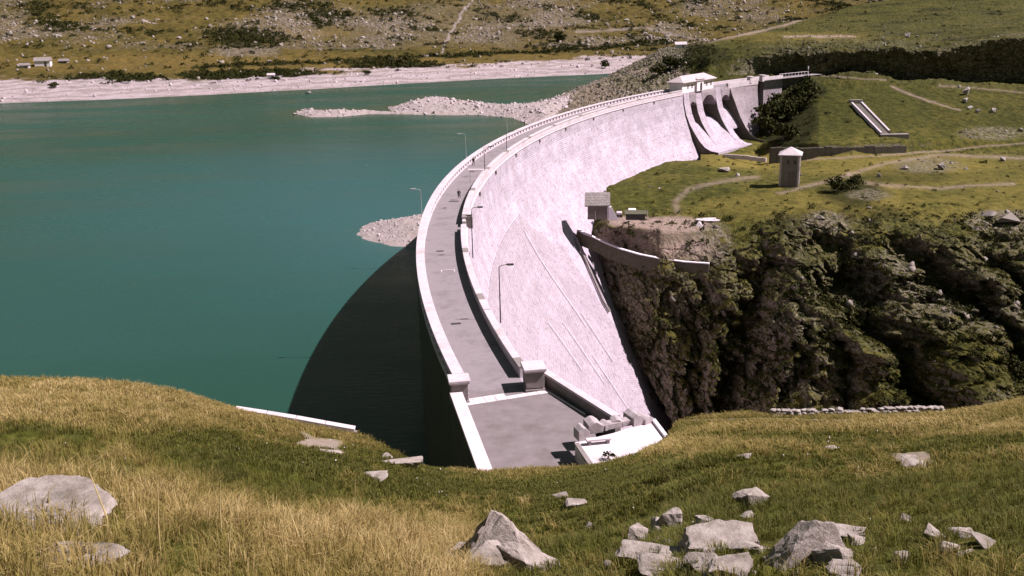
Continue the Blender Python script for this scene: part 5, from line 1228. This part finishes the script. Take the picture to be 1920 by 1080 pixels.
def person(px_, py_, rz, label, pale):
    p = atz(px_, py_, 0); th = thing('person', label, 'person', (p[0], p[1], 0), rz)
    # pelvis first
    V = [(0, 0, .95), (0, .01, 1.15), (0, .02, 1.38), (0, .02, 1.50), (0, .0, 1.60), (0, -.01, 1.70),
         (.19, .02, 1.42), (.25, .06, 1.14), (.24, -.06, .92), (-.19, .02, 1.42), (-.25, -.03, 1.14), (-.23, -.2, .95),
         (.1, -.02, .88), (.11, -.22, .50), (.11, -.16, .08), (.11, -.30, .04), (-.1, .0, .88), (-.11, .06, .48), (-.11, .32, .10), (-.11, .2, .04)]
    E_ = [(0, 1), (1, 2), (2, 3), (3, 4), (4, 5), (2, 6), (6, 7), (7, 8), (2, 9), (9, 10), (10, 11), (0, 12), (12, 13), (13, 14), (14, 15), (0, 16), (16, 17), (17, 18), (18, 19)]
    Rr = [.12, .12, .14, .055, .09, .075, .055, .042, .032, .055, .042, .032, .08, .06, .042, .035, .08, .06, .042, .035]
    make_skin('body', V, E_, Rr, M_skin, th)
    make_skin('jacket', [V[0], V[1], V[2], V[6], V[7], V[8], V[9], V[10], V[11]], [(0, 1), (1, 2), (2, 3), (3, 4), (4, 5), (2, 6), (6, 7), (7, 8)], [.15, .15, .165, .075, .06, .05, .075, .06, .05], M_cloth, th)
    make_skin('trousers', [V[0], V[12], V[13], V[14] if not pale else (.11, -.2, .38), V[16], V[17], V[18] if not pale else (-.11, .14, .38)], [(0, 1), (1, 2), (2, 3), (0, 4), (4, 5), (5, 6)], [.135, .1, .075, .06, .1, .075, .06], M_jean, th)
    make_skin('hair', [(0, .03, 1.66), (0, .02, 1.75)], [(0, 1)], [.1, .08], M_hair, th)
    for a, b_ in ((14, 15), (18, 19)): make_skin('shoe', [V[a], V[b_]], [(0, 1)], [.06, .05], M_pale if pale else M_cloth, th)
    bm = bmesh.new(); box(bm, (0, .24, 1.2), (.3, .2, .45), 0, .06); bm_obj('backpack', bm, M_cloth, th)
person(861, 375, R_(20), 'person in dark clothes and pale socks walking mid road, nearer of the two walkers', True)
person(888, 311, R_(200), 'person in dark clothes walking by the lakeside parapet, the more distant of the two walkers', False)

# =================================================================== GRASS ON THE NEAR HILLSIDE
def tuft(seed, n, h, spread, bendy, wd):
    rg = np.random.default_rng(seed); V, F = [], []
    for k in range(n):
        a = rg.uniform(0, 6.28); r0 = rg.uniform(0, spread) ; bx, by = r0 * math.cos(a), r0 * math.sin(a); hh = h * rg.uniform(.55, 1.1); le = rg.uniform(.1, 1) * bendy * hh
        da = a + rg.normal(0, .5); dx, dy = math.cos(da) * le, math.sin(da) * le; px_, py_ = -math.sin(da + rg.normal(0, 1)), math.cos(da)
        w0 = wd * rg.uniform(.7, 1.3); i = len(V)
        V += [(bx - px_ * w0, by - py_ * w0, -.02), (bx + px_ * w0, by + py_ * w0, -.02), (bx + dx * .35 + px_ * w0 * .7, by + dy * .35 + py_ * w0 * .7, hh * .6), (bx + dx * .35 - px_ * w0 * .7, by + dy * .35 - py_ * w0 * .7, hh * .6), (bx + dx, by + dy, hh * (1 - .3 * bendy))]
        F += [(i, i + 1, i + 2, i + 3), (i + 3, i + 2, i + 4)]
    me = bpy.data.meshes.new('grass_tuft'); me.from_pydata(V, [], F); return me
def grass_mat(name, stops):
    m, t, b = mat(name); n = nd(t, 'Attribute'); n.attribute_type = 'INSTANCER'; n.attribute_name = 'tint'
    col = ramp(t, n.outputs['Fac'], stops)
    pos = nd(t, 'NewGeometry').outputs['Position']; col = mix(t, ramp(t, noise(t, pos, 4, 4, .7), [(.4, 0), (.7, .35)]), col, (.30, .22, .10))
    t.links.new(col, b.inputs['Base Color']); b.inputs['Roughness'].default_value = .8; b.inputs['Specular IOR Level'].default_value = .2
    tr = nd(t, 'BsdfTranslucent'); t.links.new(col, tr.inputs['Color']); ms = nd(t, 'MixShader'); ms.inputs[0].default_value = .35
    out = t.nodes['Material Output']; t.links.new(b.outputs[0], ms.inputs[1]); t.links.new(tr.outputs[0], ms.inputs[2]); t.links.new(ms.outputs[0], out.inputs[0]); return m
def scatter_gn(name, P, sc, tint, proto_me, m, label):
    proto_me.materials.append(m); po = bpy.data.objects.new('grass_tuft_source', proto_me)
    me = bpy.data.meshes.new(name); me.vertices.add(len(P)); me.vertices.foreach_set('co', P.astype(np.float32).reshape(-1))
    for k, a in (('tsc', sc), ('tint', tint), ('trot', RNG.uniform(0, 6.28, len(P)))):
        at = me.attributes.new(k, 'FLOAT', 'POINT'); at.data.foreach_set('value', a.astype(np.float32))
    me.materials.append(m); o = lnk(bpy.data.objects.new(name, me)); tag(o, label, 'grass', None, 'stuff')
    g = bpy.data.node_groups.new(name, 'GeometryNodeTree'); g.interface.new_socket('Geometry', in_out='INPUT', socket_type='NodeSocketGeometry'); g.interface.new_socket('Geometry', in_out='OUTPUT', socket_type='NodeSocketGeometry')
    N = g.nodes; gi = N.new('NodeGroupInput'); go = N.new('NodeGroupOutput'); ip = N.new('GeometryNodeInstanceOnPoints'); oi = N.new('GeometryNodeObjectInfo'); oi.inputs['Object'].default_value = po; oi.inputs['As Instance'].default_value = True
    def na(nm):
        n = N.new('GeometryNodeInputNamedAttribute'); n.data_type = 'FLOAT'; n.inputs['Name'].default_value = nm; return n.outputs['Attribute']
    cx_ = N.new('ShaderNodeCombineXYZ'); g.links.new(na('trot'), cx_.inputs['Z'])
    g.links.new(gi.outputs[0], ip.inputs['Points']); g.links.new(oi.outputs['Geometry'], ip.inputs['Instance']); g.links.new(cx_.outputs[0], ip.inputs['Rotation']); g.links.new(na('tsc'), ip.inputs['Scale'])
    g.links.new(ip.outputs[0], go.inputs[0]); md = o.modifiers.new('scatter', 'NODES'); md.node_group = g; return o
M_green = grass_mat('green_grass', [(0, (.040, .050, .004)), (.35, (.108, .108, .015)), (.7, (.180, .160, .028)), (1, (.29, .235, .055))])
M_straw = grass_mat('straw_grass', [(0, (.075, .072, .012)), (.35, (.17, .138, .032)), (.7, (.28, .205, .068)), (1, (.56, .42, .21))])
def near_pts(n, ylo, yhi, seed, want):
    rg = np.random.default_rng(seed); ok = []
    W = (NP[..., 1] >= ylo) & (NP[..., 1] < yhi) & (np.abs(NP[..., 0] / NP[..., 1] - .0) < (.95 if ylo < 10 else .62))
    W[421:] = False
    P, i, j = sample(NP, NX_, NYp, n, lambda X, Y: W * 1.0, seed); d = NDRY[i, j] + rg.normal(0, .27, len(P)); k = (d > .5) if want else (d <= .62)
    k &= dirt[i, j] < .35
    return P[k], d[k], P[k][:, 1]
PATIO = np.array(pp + [pp[0]]); 
for nm, want, m, lab in (('green_grass', False, M_green, 'short green turf covering the near hillside'), ('dry_grass', True, M_straw, 'tall straw coloured dry grass on the near hillside')):
    for (y0, y1, n, h, nb_, wdt) in ((2, 16, 14000, .26, 26, .0035), (16, 32, 31000, .24, 16, .008), (32, 75, 66000, .24, 10, .018)):
        P, d, Y = near_pts(n, y0, y1, int(y0 + want * 7 + 1), want)
        inp = pdist(P[:, 0], P[:, 1], pp) > -.1; P, d, Y = P[~inp], d[~inp], Y[~inp]
        tn = np.clip((d - .5) * .9 + .35 if want else d * .9 + .2, 0, 1) * .7 + RNG.random(len(P)) * .3
        hh = h * (1.05 if want else .46); sc = RNG.uniform(.6, 1.35, len(P)) * (1 if want else 1)
        scatter_gn(nm, P, sc, tn, tuft(int(y0) + want, nb_, hh, .12 if y0 < 30 else .2, .9 if want else .75, wdt), m, lab + {2: ' in the foreground', 16: ' halfway down', 32: ' towards its far edge'}[y0])
Pf, i_, j_ = sample(NP, NX_, NYp, 260, lambda X, Y: ((X > 0) & (X < 1900) & (Y > 800) & (Y < 1060) & (NDRY < .55)) * 1.0, 77)
bake('wild_flowers', rockP, Pf + np.array([0, 0, .14]), RNG.uniform(.011, .026, len(Pf)) * np.clip(Pf[:, 1] / 18, .6, 1.8), M_white, 'tiny white wild flowers dotted over the green turf', 'flowers')
M_stem = simple('straw_stem', (.36, .27, .11), (.5, .38, .18), 9, bd=0)
# a few single tall stems in the foreground
for k, (a, b_) in enumerate(((430, 1075), (415, 1010), (665, 985), (300, 1040), (210, 1060), (1165, 1030), (560, 1060), (720, 1070))):
    p, _ = hit(near_bvh, a, b_)
    if p:
        hgt = random.uniform(.45, .8); bm = bmesh.new(); tube(bm, [(0, 0, -.03), (.02, 0, hgt * .5), (.06 * random.choice((-1, 1)), 0, hgt)], [.009, .007, .003], 5)
        o = bm_obj('grass_stem', bm, M_stem); o.location = p; tag(o, 'single tall straw stem rising above the dry grass in the foreground', 'grass stem', 'tall single straw stems')
print('tris', sum(len(o.data.polygons) for o in bpy.data.objects if o.type == 'MESH'), 'objs', len(C.objects))
